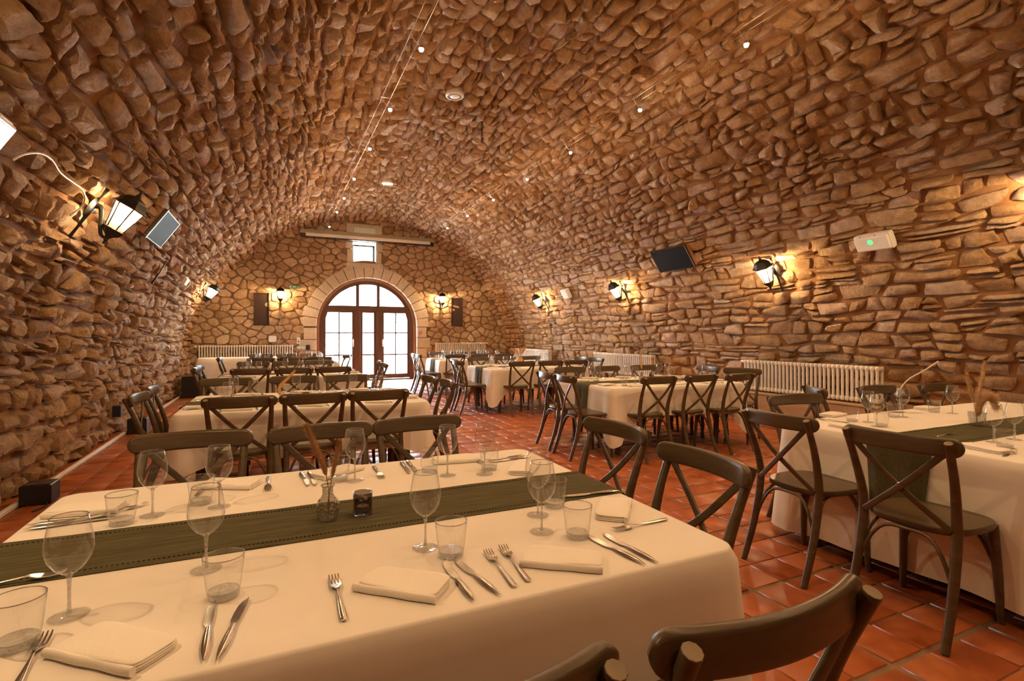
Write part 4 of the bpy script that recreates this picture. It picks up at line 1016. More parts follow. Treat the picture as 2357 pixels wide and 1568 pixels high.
for a, w, q in (((-0.12, 1.27, -0.112, 1.04), nA[0], 0), ((-0.055, 1.25, -0.09, 1.04), nA[0], 1), ((0.39, 1.26, 0.39, 1.04), nA[1], 0), ((0.42, 1.25, 0.45, 1.05), nA[1], 1), ((0.81, 1.25, 0.84, 1.03), nA[2], 0), ((0.86, 1.24, 0.875, 1.03), nA[2], 1),
                ((-0.45, 2.00, -0.66, 1.98), wA[1], 0), ((-0.455, 2.03, -0.665, 2.02), wA[1], 1), ((0.12, 2.12, 0.10, 2.33), dA[1], 0), ((0.145, 2.11, 0.13, 2.33), dA[1], 1), ((0.51, 2.13, 0.52, 2.35), dA[2], 0), ((0.54, 2.13, 0.55, 2.36), dA[2], 1),
                ((-0.25, 2.13, -0.23, 2.35), dA[0], 0), ((0.88, 2.165, 1.09, 2.185), eA[1], 0), ((0.88, 2.205, 1.10, 2.22), eA[1], 1), ((0.94, 1.585, 1.13, 1.565), eA[0], 0)):
    x, y, r = lay(*a); put('knife', x * 1.015, y * 1.015 + (0.012 if y < 1.3 else 0), r, ('inner steel knife at', 'outer steel knife at')[q], w, 'A1', True, z=SZ + (0.003 if 1.56 < y < 1.92 else 0))
# --- first table of the radiator row: what the photograph shows of it
nB = side_names('B1', 'camera side'); dB = side_names('B1', 'door side'); wB = ['aisle end, camera-side seat', 'aisle end, door-side seat']
for k, u, v, w in (('wine_glass', 1998, 972, wB[1]), ('wine_glass', 2018, 982, 'second glass, aisle end'), ('wine_glass', 2078, 960, dB[0]), ('wine_glass', 2192, 952, dB[1]), ('wine_glass', 2287, 1018, wB[0]), ('wine_glass', 2335, 1012, nB[0]),
                  ('tumbler', 1961, 970, wB[1]), ('tumbler', 2029, 982, 'second tumbler, aisle end'), ('tumbler', 2057, 960, dB[0]), ('tumbler', 2150, 949, dB[1]), ('tumbler', 2313, 1030, wB[0])):
    x, y = at_z(u, v, SZ); put(k, x, y, random.uniform(0, 6), WHAT[k], w, 'B1', True)
for u, v, r, w in ((1915, 957, 0.15, dB[0]), (1950, 985, 1.5, wB[1]), (2267, 1036, 1.4, wB[0]), (2130, 941, 0.1, dB[1])):
    x, y = at_z(u, v, SZ); put('napkin', x, y, r, WHAT['napkin'], w, 'B1', True)
for a, w, q in (((2342, 1032, 2288, 1048), wB[0], 0), ((2342, 1036, 2303, 1054), wB[0], 1), ((2105, 951, 2060, 950), dB[0], 0)):
    p = at_z(a[0], a[1], SZ); q_ = at_z(a[2], a[3], SZ); x, y = (p[0] + q_[0]) / 2, (p[1] + q_[1]) / 2; put('knife', x, y, math.atan2(-(p[0] - q_[0]), p[1] - q_[1]), ('inner steel knife at', 'outer steel knife at')[q], w, 'B1', True)
for u, v, r, w in ((1917, 970, 0.1, 'door side, aisle seat'), (2175, 1003, -1.5, 'aisle end, camera-side seat')):
    x, y = at_z(u, v, SZ); put('fork', x, y, r, WHAT['fork'], w, 'B1', True)
# --- the other tables: one setting for every seat
def settings(tk):
    x0, x1, y0, y1, *_ = TABLES[tk]; lx, ly = x1 - x0, y1 - y0; M = t_matrix(tk); rot = TABLES[tk][4]; r_ = tk[0]
    seats = []
    for i, t in enumerate((-0.60, 0.0, 0.60)):
        seats.append((t * lx / 2 * 0.93, -ly / 2, 0.0, side_names(tk, 'camera side')[i])); seats.append((t * lx / 2 * 0.93, ly / 2, PI, side_names(tk, 'door side')[i]))
    for i, t in enumerate((-0.30, 0.30)):
        seats.append((-lx / 2, t, -PI / 2, WE[r_] + (', camera-side seat', ', door-side seat')[i])); seats.append((lx / 2, t, PI / 2, EE[r_] + (', camera-side seat', ', door-side seat')[i]))
    far = tk[1] in '34'
    for ex, ey, a, w in seats:
        end = abs(abs(a) - PI / 2) < 0.1
        R_ = Matrix.Translation((ex, ey, 0)) @ Matrix.Rotation(a, 4, 'Z')
        def P(dx, dy): v = M @ (R_ @ Vector((dx + random.uniform(-.012, .012), dy + random.uniform(-.012, .012), 0))); return v.x, v.y
        A = a + rot; sgn = 1 if not end else 1
        items = [('napkin', 0.0, 0.120, A + random.uniform(-.55, .25) + (PI / 2 if end else 0)), ('fork', -0.135, 0.135, A + random.uniform(-.12, .12)), ('knife', 0.125, 0.135, A + random.uniform(-.12, .12)),
                 ('wine_glass', 0.085, 0.31 if not end else 0.33, 0.0), ('tumbler', 0.155, 0.27, 0.0)]
        for k, dx, dy, rz in items:
            if far and k in ('fork', 'knife') and (end or a > 3): continue
            if end and k in ('fork', 'knife'): dx *= 0.8
            x, y = P(dx, dy); l = M.inverted() @ Vector((x, y, 0)); on_run = abs(l.y) < 0.19
            if end and k in ('wine_glass', 'tumbler') : pass
            put(k, x, y, rz, WHAT[k], w, tk, tk in ('A2', 'B2', 'A3', 'B3') and k in ('wine_glass', 'tumbler'), z=SZ + (0.004 if on_run else 0))
for tk in ('A2', 'A3', 'A4', 'B2', 'B3', 'B4'): settings(tk)

# ------------------------------------------------------------------ centrepieces
def plume(parent, pts, r, material, seed, n=900, stem=True, hair=0.014):
    """dried grass head along a path: slender core with fine hairs standing off it"""
    P = smooth_path(pts, 6); m = len(P); rng = np.random.default_rng(seed)
    i0 = int(m * 0.42) if stem else 0
    if stem: MB().tube(P[:i0 + 3], 0.0016, 5).build('stem', STEM, parent, smooth=60)
    H_ = P[i0:]; k = len(H_); rad = [r * (math.sin(PI * (0.10 + 0.86 * i / (k - 1))) ** 0.6) for i in range(k)]
    mb = MB(); mb.tube(H_, [q * 0.72 for q in rad], 9)
    for _ in range(n):
        t = rng.uniform(0, 0.995) * (k - 1); i = int(t); f = t - i; c = H_[i].lerp(H_[min(i + 1, k - 1)], f); d = (H_[min(i + 1, k - 1)] - H_[max(i - 1, 0)]).normalized()
        a = rng.uniform(0, 2 * PI); s1 = d.orthogonal().normalized(); s2 = d.cross(s1); o = (s1 * math.cos(a) + s2 * math.sin(a)); R_ = rad[i]
        b = c + o * R_ * 0.5; tip = c + o * (R_ + rng.uniform(0.15, 0.6) * hair) + d * rng.uniform(0.6, 1.2) * hair; w = d.cross(o) * 0.0009
        q = len(mb.v); mb.v += [tuple(b - w), tuple(b + w), tuple(tip)]; mb.f.append((q, q + 1, q + 2))
    return mb.build('plume', material, parent, smooth=None)
CZ = TOP_Z + 0.0040
# vase with two pampas stems, first table of the bare-wall row
v = empty('bud_vase', (0.155, 1.735, CZ)); tag(v, 'small patterned glass bud vase holding two brown pampas stems, %s' % tname('A1'), 'vase')
MB().lathe([(0, 0), (0.024, 0), (0.030, 0.004), (0.0345, 0.020), (0.0345, 0.045), (0.030, 0.060), (0.020, 0.070), (0.0165, 0.080), (0.0165, 0.098), (0.0205, 0.106), (0.0195, 0.1065), (0.0150, 0.098), (0.0150, 0.080), (0.028, 0.058), (0.0325, 0.044), (0.0325, 0.020), (0.028, 0.008), (0, 0.008)], 28).build('body', GLASS_CUT, v, smooth=180)
MB().lathe([(0.0205, 0.104), (0.0220, 0.1065), (0.0205, 0.109), (0.0190, 0.1065)], 24, closed=True).build('lip', GLASS_BASE, v, smooth=180)
plume(v, [(0.004, 0, 0.01), (0.002, 0.0, 0.09), (-0.010, 0.01, 0.16), (-0.038, 0.015, 0.23), (-0.062, 0.02, 0.295)], 0.0125, PLUME, 1, 1500)
plume(v, [(-0.004, 0, 0.01), (0.006, 0.0, 0.09), (0.016, -0.005, 0.15), (0.026, -0.010, 0.20), (0.034, -0.016, 0.245)], 0.0085, PLUME, 2, 1000, hair=0.011)
def tealight(x, y, tk, what):
    t = empty('candle_holder', (x, y, CZ)); tag(t, '%s, %s' % (what, tname(tk)), 'candle holder', 'candle holders')
    MB().lathe([(0, 0), (0.027, 0), (0.030, 0.003), (0.0305, 0.072), (0.0285, 0.072), (0.028, 0.012), (0, 0.011)], 24).build('glass', GLASS_SMOKE, t, smooth=50)
    MB().lathe([(0, 0.012), (0.019, 0.012), (0.019, 0.027), (0.017, 0.027), (0, 0.026)], 18).build('tealight', WAX, t, smooth=50)
    MB().tube([(0, 0, 0.026), (0.001, 0, 0.036)], 0.0009, 5).build('wick', STITCH, t)
tealight(0.262, 1.735, 'A1', 'smoked glass tealight holder beside the bud vase')
# second table, bare-wall row: white vase with a golden plume
x, y = at_z(655, 925, CZ)
v = empty('round_vase', (x, y, CZ)); tag(v, 'small round white ceramic vase with a golden plume, %s' % tname('A2'), 'vase')
MB().lathe([(0, 0), (0.022, 0), (0.040, 0.018), (0.046, 0.040), (0.038, 0.062), (0.018, 0.075), (0.016, 0.086), (0.019, 0.090), (0.013, 0.088), (0.012, 0.070), (0, 0.066)], 24).build('body', CERAMIC, v, smooth=60)
plume(v, [(-0.02, 0, 0.06), (-0.045, 0, 0.09), (-0.03, 0.01, 0.14), (0.03, 0.02, 0.205), (0.085, 0.03, 0.265)], 0.020, PLUME_GOLD, 5, 700, stem=False)
tealight(x + 0.17, y + 0.02, 'A2', 'smoked glass tealight holder beside the golden plume')
# third table: bare-wall row
for tk, dx, gold, what in (('A3', 0.1, False, 'clear glass vase with pale dried stems'), ('A4', 0.15, False, 'slim glass vase with two dried stems'), ('B2', -0.10, True, 'glass vase with one tall golden plume'), ('B4', -0.1, False, 'squat glass vase with dried stems')):
    x0, x1, y0, y1, *_ = TABLES[tk]; x, y = (x0 + x1) / 2 + dx, (y0 + y1) / 2
    v = empty('bud_vase', (x, y, CZ)); tag(v, '%s, %s' % (what, tname(tk)), 'vase')
    MB().lathe([(0, 0), (0.024, 0), (0.034, 0.015), (0.034, 0.050), (0.018, 0.075), (0.018, 0.100), (0.022, 0.110), (0.017, 0.109), (0.016, 0.078), (0.031, 0.05), (0.031, 0.02), (0, 0.01)], 20).build('body', GLASS_CUT, v, smooth=180)
    m_ = PLUME_GOLD if gold else PLUME
    plume(v, [(0, 0, 0.01), (0.0, 0.0, 0.10), (-0.005, 0.0, 0.18), (-0.012, 0, 0.26), (-0.014, 0, 0.33)], 0.017 if gold else 0.010, m_, ord(tk[0]), 500)
    if not gold: plume(v, [(0, 0, 0.01), (0.005, 0.0, 0.10), (0.025, 0.0, 0.17), (0.05, 0, 0.23), (0.08, 0, 0.27)], 0.010, m_, ord(tk[1]), 500)
    tealight(x + 0.15, y, tk, 'smoked glass tealight holder next to the dried stems')
# third table, radiator row: bushy dried bouquet and an amber vase
x, y = at_z(1197, 838, CZ)
v = empty('dried_bouquet', (x, y, CZ)); tag(v, 'bushy bouquet of dried grasses in an amber vase, %s' % tname('B3'), 'bouquet')
MB().lathe([(0, 0), (0.04, 0), (0.055, 0.03), (0.058, 0.08), (0.045, 0.12), (0.048, 0.135), (0.040, 0.133), (0.04, 0.11), (0, 0.10)], 20).build('body', mat('amber_ceramic', (0.62, 0.34, 0.10), 0.35), v, smooth=60)
for k in range(11):
    a = k * 2.4; R_ = 0.06 + 0.012 * (k % 5); plume(v, [(0, 0, 0.10), (R_ * .4 * math.cos(a), R_ * .4 * math.sin(a), 0.18), (R_ * 1.1 * math.cos(a), R_ * 1.1 * math.sin(a), 0.25 + 0.012 * (k % 4)), (R_ * 1.9 * math.cos(a), R_ * 1.9 * math.sin(a), 0.29 + 0.02 * (k % 3))], 0.012, PLUME if k % 2 else PLUME_GOLD, 40 + k, 260, hair=0.02)
# first table, radiator row: tumbler-shaped vase with pampas and a rounded feathery head
x, y = at_z(2249, 980, CZ)
v = empty('glass_vase', (x, y, CZ)); tag(v, 'faceted glass vase with two pampas stems and a round feathery head, %s' % tname('B1'), 'vase')
MB().lathe([(0, 0), (0.034, 0), (0.040, 0.01), (0.048, 0.085), (0.046, 0.087), (0.037, 0.012), (0, 0.010)], 12).build('body', GLASS_CUT, v, smooth=20)
plume(v, [(0, 0, 0.01), (-0.01, 0.005, 0.10), (-0.025, 0.01, 0.17), (-0.055, 0.015, 0.25), (-0.075, 0.02, 0.33)], 0.0125, PLUME_PALE, 7, 1300)
plume(v, [(0, 0, 0.01), (0.005, 0, 0.10), (0.025, 0, 0.20), (0.05, -0.005, 0.30), (0.072, -0.01, 0.405)], 0.0145, PLUME_PALE, 8, 1500)
plume(v, [(0.01, 0, 0.06), (0.03, 0, 0.13), (0.07, -0.01, 0.175), (0.12, -0.02, 0.17), (0.15, -0.03, 0.12)], 0.022, PLUME_PALE, 9, 2600, stem=False, hair=0.045)

# ------------------------------------------------------------------ buffet table by the wide radiator
M = Matrix.Translation((-0.55, 13.75, 0))
t = empty('buffet_table', mat=M); tag(t, 'long buffet table by the wide radiator under a floor-length white cloth', 'table')
MB().bbox(-1.0, 1.0, -0.36, 0.36, TOP_Z + 0.0, TOP_Z + 0.035).build('tabletop', TABLE_WOOD, t)
for sx in (-1, 1):
    for sy in (-1, 1): MB().tube([(sx * .9, sy * .28, 0), (sx * .9, sy * .28, TOP_Z)], 0.02).build('leg', TABLE_WOOD, t)
c = link('tablecloth', cloth_mesh(2.0, 0.72, 0.78, 0.0, 77)); c.matrix_world = M @ Matrix.Translation((0, 0, 0.045)); tag(c, 'floor-length white cloth on the buffet table by the wide radiator', 'tablecloth', 'white tablecloths')

# ------------------------------------------------------------------ radiators
me_col = MB()
def radiator_column(h):
    mb = MB()
    for y in (-0.045, 0.045):
        mb.tube([(0, y, 0.03), (0, y, h - 0.03)], 0.0165, 8, up=(0, 1, 0), cap=False)
    for z in (0.03, h - 0.03):
        mb.sweep([(0, -0.066, z), (0, -0.055, z), (0, 0.055, z), (0, 0.066, z)], rounded(0.022, 0.030, 0.018, 3), scale=[0.45, 1, 1, 0.45])
        mb.tube([(-0.031, 0, z), (0.031, 0, z)], 0.016, 8)
    return mb.mesh('column', CREAM_METAL, 50)
def radiator(loc, rz, n, h, label, valve=1):
    r = empty('radiator', loc, rz); tag(r, label, 'radiator', 'cream column radiators'); me = radiator_column(h); p = 0.0605
    for k in range(n): link('column', me, r, ((k - (n - 1) / 2) * p, 0, 0))
    x = valve * (n / 2 * p + 0.03)
    MB().lathe([(0, 0), (0.020, 0), (0.024, 0.012), (0.024, 0.045), (0.016, 0.055), (0, 0.056)], 14, Matrix.Translation((x, 0, h - 0.03)) @ Matrix.Rotation(-PI / 2 * valve * -1, 4, 'Y')).build('valve', PLASTIC, r)
    mb = MB()
    for sx in (-1, 1): mb.box(sx * (n / 2 - 1.5) * p - .012, sx * (n / 2 - 1.5) * p + .012, 0.02, 0.10, h * 0.72, h * 0.75)
    mb.build('wall_bracket', CREAM_METAL, r, smooth=None)
    for s in (-1, 1): MB().tube([(s * (n / 2 * p + 0.01), 0, 0.03), (s * (n / 2 * p + 0.035), 0, 0.03), (s * (n / 2 * p + 0.045), 0.02, 0.01), (s * (n / 2 * p + 0.045), 0.06, -0.01)], 0.010).build('pipe', CREAM_METAL, r)
    return r
radiator((-0.63, BACK_Y - 0.15, 0.56), 0, 37, 0.50, 'wide cream radiator on the end wall between corner and arched door', -1)
radiator((5.27, BACK_Y - 0.15, 0.56), 0, 27, 0.53, 'narrower cream radiator on the end wall past the arched door', 1)
XR = 6.66
radiator((XR, 4.85, 0.50), -PI / 2, 33, 0.45, 'cream radiator on the side wall above the wooden plinth by the first tables', -1)
radiator((XR, 9.0, 0.50), -PI / 2, 33, 0.44, 'cream radiator in the middle of the long side wall', -1)
radiator((XR, 13.2, 0.50), -PI / 2, 35, 0.43, 'cream radiator on the side wall close to the end wall corner', -1)
pl = empty('wooden_plinth', (6.62, 4.85, 0)); tag(pl, 'low boxed wooden plinth under the side wall radiator', 'plinth')
for k in range(3): MB().bbox(-0.13, 0.13, -1.05 + k * 0.70, -1.05 + (k + 1) * 0.70 - 0.004, 0.0, 0.455, 0.006).build('panel', PLINTH_WOOD, pl)
MB().bbox(-0.145, 0.14, -1.06, 1.06, 0.455, 0.48, 0.005).build('top_board', PLINTH_WOOD, pl)

# ------------------------------------------------------------------ wall lanterns
def wall_frame(phi, y, h=0.0):
    """frame on the vault: x along the wall, y out into the hall, z up the curve"""
    p = vpt(np.array([phi]), np.array([y]), np.array([h]))[0]; N_ = Vector((-math.cos(phi), 0, -math.sin(phi)))
    T = Vector((-math.sin(phi), 0, math.cos(phi))) if phi < PI / 2 else Vector((math.sin(phi), 0, -math.cos(phi)))
    X = N_.cross(T); M = Matrix.Identity(4)
    for i in range(3): M[i][0], M[i][1], M[i][2], M[i][3] = X[i], N_[i], T[i], p[i]
    return M
def back_frame(x, z, h=0.05):
    return Matrix(((-1, 0, 0, x), (0, -1, 0, BACK_Y - h), (0, 0, 1, z), (0, 0, 0, 1)))
def make_lantern():
    t = empty('wall_lantern')
    mb = MB(); mb.lathe([(0, 0.0), (0.05, 0.0), (0.058, 0.008), (0.046, 0.018), (0.030, 0.030), (0, 0.034)], 12, Matrix.Rotation(-PI / 2, 4, 'X'), sy=1.5); mb.build('wall_plate', BLACK_METAL, t)
    MB().tube([(0, 0.016, -0.05), (0, 0.018, -0.16), (0, 0.016, -0.28)], [0.014, 0.009, 0.012], 8, up=(0, 1, 0)).build('tail_rod', BLACK_METAL, t)
    MB().tube([(0, 0.018, 0.05), (0, 0.022, 0.10), (0, 0.022, 0.17)], [0.013, 0.008, 0.014], 8, up=(0, 1, 0)).build('finial_rod', BLACK_METAL, t)
    pts = smooth_path([(0, 0.02, 0.02), (0, 0.055, 0.03), (0, 0.09, -0.02), (0, 0.12, -0.085), (0, 0.155, -0.135), (0, 0.19, -0.14)], 5)
    MB().tube(pts, [0.020 - 0.010 * i / (len(pts) - 1) for i in range(len(pts))], 8, up=(1, 0, 0)).build('arm', BLACK_METAL, t)
    M = Matrix.Translation((0, 0.195, 0)); six = dict(n=6, M=M, rot=PI / 6)
    MB().lathe([(0, -0.185), (0.010, -0.178), (0.007, -0.165), (0.014, -0.155), (0.012, -0.140), (0.024, -0.118), (0.052, -0.098), (0.066, -0.068), (0.072, -0.060), (0.060, -0.056), (0, -0.056)], **six).build('bottom_cup', BLACK_METAL, t, smooth=30)
    MB().lathe([(0, 0.128), (0.105, 0.128), (0.118, 0.122), (0.120, 0.130), (0.098, 0.150), (0.088, 0.180), (0.062, 0.205), (0.030, 0.218), (0.018, 0.222), (0.016, 0.236), (0.008, 0.242), (0.011, 0.252), (0.004, 0.268), (0, 0.282)], **six).build('roof', BLACK_METAL, t, smooth=30)
    for k in range(6):
        a, b = PI / 6 + k * PI / 3, PI / 6 + (k + 1) * PI / 3
        p = lambda r, z, q: M @ Vector((r * math.cos(q), r * math.sin(q), z))
        MB().tube([p(0.058, -0.06, a), p(0.076, 0.04, a), p(0.096, 0.13, a)], 0.0042, 5).build('frame_bar', BLACK_METAL, t)
        prof = [(0.056, -0.058), (0.066, 0.0), (0.076, 0.05), (0.093, 0.128)]
        mb = MB()
        for r, z in prof: mb.v += [tuple(p(r, z, a)), tuple(p(r, z, b))]
        mb.f = [(2 * i, 2 * i + 1, 2 * i + 3, 2 * i + 2) for i in range(3)]; mb.build('pane', LGLASS, t, smooth=180)
    MB().lathe([(0, -0.056), (0.014, -0.056), (0.014, -0.02), (0, -0.02)], 10, M).build('bulb_socket', PLASTIC, t)
    MB().lathe([(0, -0.02), (0.014, -0.015), (0.021, 0.008), (0.018, 0.030), (0.006, 0.050), (0, 0.054)], 12, M).build('bulb', LBULB, t, smooth=180)
    return t
LANTERN = make_lantern(); LAN_USED = [False]
def lantern(M, label, watts=LANTERN_W, scale=1.12):
    o = copy_tree(LANTERN) if LAN_USED[0] else LANTERN
    LAN_USED[0] = True
    o.matrix_world = M @ Matrix.Scale(scale, 4); tag(o, label, 'wall lantern', 'black wall lanterns')
    l = bpy.data.lights.new('lantern_light', 'POINT'); l.energy = watts; l.color = LANTERN_COL; l.shadow_soft_size = 0.02
    lo = bpy.data.objects.new('lantern_light', l); COL.objects.link(lo); lo.parent = o; lo.location = (0, 0.195, 0.085)
HS = 0.07
lantern(wall_frame(D(149.5), 5.48, HS), 'black wall lantern on the bare wall beside the flat panel screen', scale=1.2)
lantern(wall_frame(D(151.0), 13.1, HS), 'black wall lantern on the bare wall close to the end wall corner')
lantern(wall_frame(D(28.0), 5.12, HS), 'black wall lantern between flat panel and emergency light on radiator wall', scale=1.15)
lantern(wall_frame(D(28.3), 8.55, HS), 'black wall lantern in the middle of the radiator wall')
lantern(wall_frame(D(28.0), 11.98, HS), 'black wall lantern on radiator wall beside the small white floodlight')
lantern(wall_frame(D(32.5), 2.12, HS), 'black wall lantern on the radiator wall, just out of frame')
lantern(wall_frame(D(150.0), 1.6, HS), 'black wall lantern on the bare wall, out of frame')
lantern(back_frame(0.165, 2.36), 'black lantern on the end wall over the wide radiator', scale=1.05)
lantern(back_frame(4.65, 2.36), 'black lantern on the end wall over the narrower radiator', scale=1.05)

# ------------------------------------------------------------------ cable lights
def wire_pair(x, z, y0, y1, name, label, dx=0.0):
    t = empty(name, (x, y0, z)); tag(t, label, 'cable')
    for s in (-1, 1):
        MB().tube([(s * 0.045, 0, 0.0), (s * 0.045, (y1 - y0) * .5, -0.05), (s * 0.045, y1 - y0, 0.0)], 0.0028, 5).build('wire', WIRE, t)
    for k in range(3): MB().tube([(-0.05, (y1 - y0) * (.2 + .3 * k), -.02), (0.05, (y1 - y0) * (.2 + .3 * k), -.02)], 0.004, 6).build('spacer_bar', PLASTIC, t)
    for y in (0, y1 - y0):
        MB().tube([(0, y, 0), (0, y + (-.15 if y == 0 else .15), 0.05)], 0.006, 6).build('tensioner', WIRE, t)
XL_, XR_, PZ = 1.18, 3.72, 3.86
wire_pair(XL_ - 0.055, PZ + 0.13, -2.9, 14.6, 'light_cable', 'twin steel lighting cables strung on the bare-wall side of the vault')
wire_pair(XR_ - 0.055, PZ + 0.13, -2.9, 14.0, 'light_cable', 'twin steel lighting cables strung on the radiator side of the vault')
def make_pendant():
    t = empty('cable_spotlight')
    MB().tube([(-0.10, 0, 0.115), (-0.06, 0, 0.05), (-0.012, 0, 0.018)], 0.0022, 5, up=(0, 1, 0)).build('support_rod', WIRE, t)
    MB().tube([(-0.01, 0, 0.115), (-0.005, 0, 0.06), (0.008, 0, 0.018)], 0.0022, 5, up=(0, 1, 0)).build('support_rod', WIRE, t)
    MB().lathe([(0, 0.022), (0.010, 0.022), (0.011, 0.008), (0.024, -0.004), (0.025, -0.008), (0.022, -0.006), (0, 0.004)], 14).build('lamp_holder', WIRE, t)
    MB().lathe([(0, 0.002), (0.015, -0.004), (0.021, -0.016), (0.015, -0.030), (0, -0.035)], 12).build('bulb', BULB, t, smooth=180)
    return t
PEND = make_pendant(); P_USED = [False]
def pendant(x, y, label):
    o = copy_tree(PEND) if P_USED[0] else PEND
    P_USED[0] = True
    o.location = (x, y, PZ); tag(o, label, 'spotlight', 'cable spotlights')
    for nm, ty, w in (('spotlight_beam', 'SPOT', PENDANT_W), ('spotlight_glow', 'POINT', PENDANT_UP_W)):
        l = bpy.data.lights.new(nm, ty); l.energy = w; l.color = WARM; l.shadow_soft_size = 0.025
        if ty == 'SPOT': l.spot_size = math.radians(155); l.spot_blend = 0.7
        lo = bpy.data.objects.new(nm, l); COL.objects.link(lo); lo.parent = o; lo.location = (0, 0, -0.055)
ORDN = ['first', 'second', 'third', 'fourth', 'fifth', 'sixth', 'seventh']
for i, y in enumerate((4.50, 5.85, 7.20, 8.70, 10.0, 11.2, 12.8)): pendant(XL_, y, 'small lit spotlight, %s in view on the bare-wall side cable' % ORDN[i])
for i, y in enumerate((3.26, 4.70, 6.20, 7.55, 8.97, 10.4, 11.8)): pendant(XR_, y, 'small lit spotlight, %s in view on the radiator side cable' % ORDN[i])
for i, y in enumerate((3.1, 1.6, 0.2, -1.3)): pendant(XL_, y, 'small spotlight %s behind the frame on the bare-wall cable' % ORDN[i])
for i, y in enumerate((1.85, 0.45, -1.0)): pendant(XR_, y, 'small spotlight %s behind the frame on the radiator side cable' % ORDN[i])

# ------------------------------------------------------------------ fittings on the vault and walls
def ceiling_speaker(x, y, label):
    phi = math.acos((x - VX) / VR); p = vpt(np.array([phi]), np.array([y]), np.array([0.065]))[0]
    M = Matrix.Translation(Vector(p)) @ Matrix.Rotation(PI, 4, 'X')
    t = empty('ceiling_speaker', mat=M); tag(t, label, 'speaker', 'round ceiling speakers')
    MB().lathe([(0, -0.10), (0.10, -0.10), (0.118, 0.0), (0.125, 0.004), (0.125, 0.03), (0.115, 0.042), (0.10, 0.044), (0.095, 0.03), (0.0, 0.028)], 28).build('housing', PLASTIC, t)
    MB().lathe([(0.068, 0.041), (0.096, 0.041), (0.096, 0.030), (0.068, 0.030)], 28).build('surround', BLACK_PLASTIC, t)
    MB().lathe([(0, 0.054), (0.035, 0.052), (0.060, 0.044), (0.070, 0.036)], 24).build('cone', PLASTIC, t, smooth=180)
ceiling_speaker(2.21, 6.70, 'round white speaker on the vault crown, larger one before the chain')
ceiling_speaker(2.20, 11.2, 'round white speaker on the vault crown, further one toward the door')
# hanging chain
t = empty('chain', (2.87, 7.37, 0)); tag(t, 'short rusty iron chain hanging from the vault crown', 'chain')
IRON = mat('rusty_iron', (0.03, 0.018, 0.012), 0.7, metal=0.4)
lk = MB(); lk.tube([(0.014 * math.cos(2 * PI * k / 14), 0, 0.024 * math.sin(2 * PI * k / 14)) for k in range(15)], 0.0050, 6, up=(0, 1, 0), cap=False); lkm = lk.mesh('link', IRON, 60)
for k in range(9): link('link', lkm, t, (0, 0, 4.56 - k * 0.037), (PI / 2 if k % 2 else 0))
MB().tube([(0, 0, 4.62), (0, 0, 4.575)], 0.009, 6).build('hook', IRON, t)
# flat panel screens
GLOSS_BLACK = mat('glossy_black_panel', (0.016, 0.018, 0.022), 0.6, spec=0.03)
def panel(M, w, h, d, off, label):
    t = empty('wall_screen', mat=M); tag(t, label, 'screen', 'flat panel screens')
    MB().bbox(-w / 2 + .02, w / 2 - .02, -0.06, off, -h / 2 + .02, h / 2 - .02, 0.006).build('wooden_mount', SPEAKER_WOOD, t)
    MB().bbox(-w / 2, w / 2, off, off + d, -h / 2, h / 2, 0.006).build('frame', BLACK_PLASTIC, t)
    MB().bbox(-w / 2 + .014, w / 2 - .014, off + d - .002, off + d + .003, -h / 2 + .014, h / 2 - .014, 0.002).build('display', GLOSS_BLACK, t)
    mb = MB()
    for x in (-w / 2, w / 2 - .008): mb.box(x, x + .008, off + d - .004, off + d + .004, -h / 2, h / 2)
    mb.build('edge_trim', WIRE, t)
panel(wall_frame(D(146.3), 7.2, 0.09), 0.78, 0.38, 0.04, 0.035, 'glossy flat panel screen on the bare wall beside the lantern')
panel(wall_frame(D(34.2), 6.85, 0.09), 0.84, 0.42, 0.04, 0.02, 'black flat panel screen on the radiator wall between two lanterns')
# emergency lights
def emergency(M, w, h, label, led=False, roll=0.0):
    t = empty('emergency_light', mat=M @ Matrix.Rotation(roll, 4, 'Y')); tag(t, label, 'emergency light')
    MB().bbox(-w / 2, w / 2, -0.05, 0.03, -h / 2, h / 2, 0.008).build('housing', PLASTIC, t)
    mb = MB(); mb.bbox(-w / 2 + .012, w / 2 - .012, 0.028, 0.062, -h / 2 + .014, h / 2 - .014, 0.012); mb.build('diffuser', mat('frosted_diffuser', (0.80, 0.80, 0.78), 0.25), t)
    mb = MB()
    for k in range(3): z = -h / 2 + .035 + k * (h - .07) / 2; mb.box(-w / 2 + .05, w / 2 - .06, 0.0615, 0.0635, z - .003, z + .003)
    mb.build('reflector_rib', PLASTIC, t)
    for k in range(4): MB().bbox((-.3 + .2 * k) * w - .006, (-.3 + .2 * k) * w + .006, 0.024, 0.034, (h / 2 - .010) * (1 if k % 2 else -1) - .005, (h / 2 - .010) * (1 if k % 2 else -1) + .005).build('clip', BLACK_PLASTIC, t)
    if led: MB().lathe([(0, 0), (0.030, 0), (0.024, 0.010), (0, 0.013)], 16, Matrix.Translation((0.01, 0.061, 0.022)) @ Matrix.Rotation(-PI / 2, 4, 'X')).build('status_led', GREEN_LED, t)
emergency(wall_frame(D(30.5), 3.74, 0.08), 0.40, 0.20, 'white emergency light box with glowing green lamp on radiator wall', True)
emergency(wall_frame(D(149.3), 3.46, 0.10), 0.40, 0.20, 'white emergency light box on bare wall beside the looping cable')
emergency(wall_frame(D(151.2), 10.75, 0.08), 0.30, 0.17, 'white emergency light box on bare wall near the further lantern')
t = empty('floodlight', mat=wall_frame(D(29.2), 10.8, 0.09)); tag(t, 'small square white floodlight on the radiator wall between two lanterns', 'floodlight')
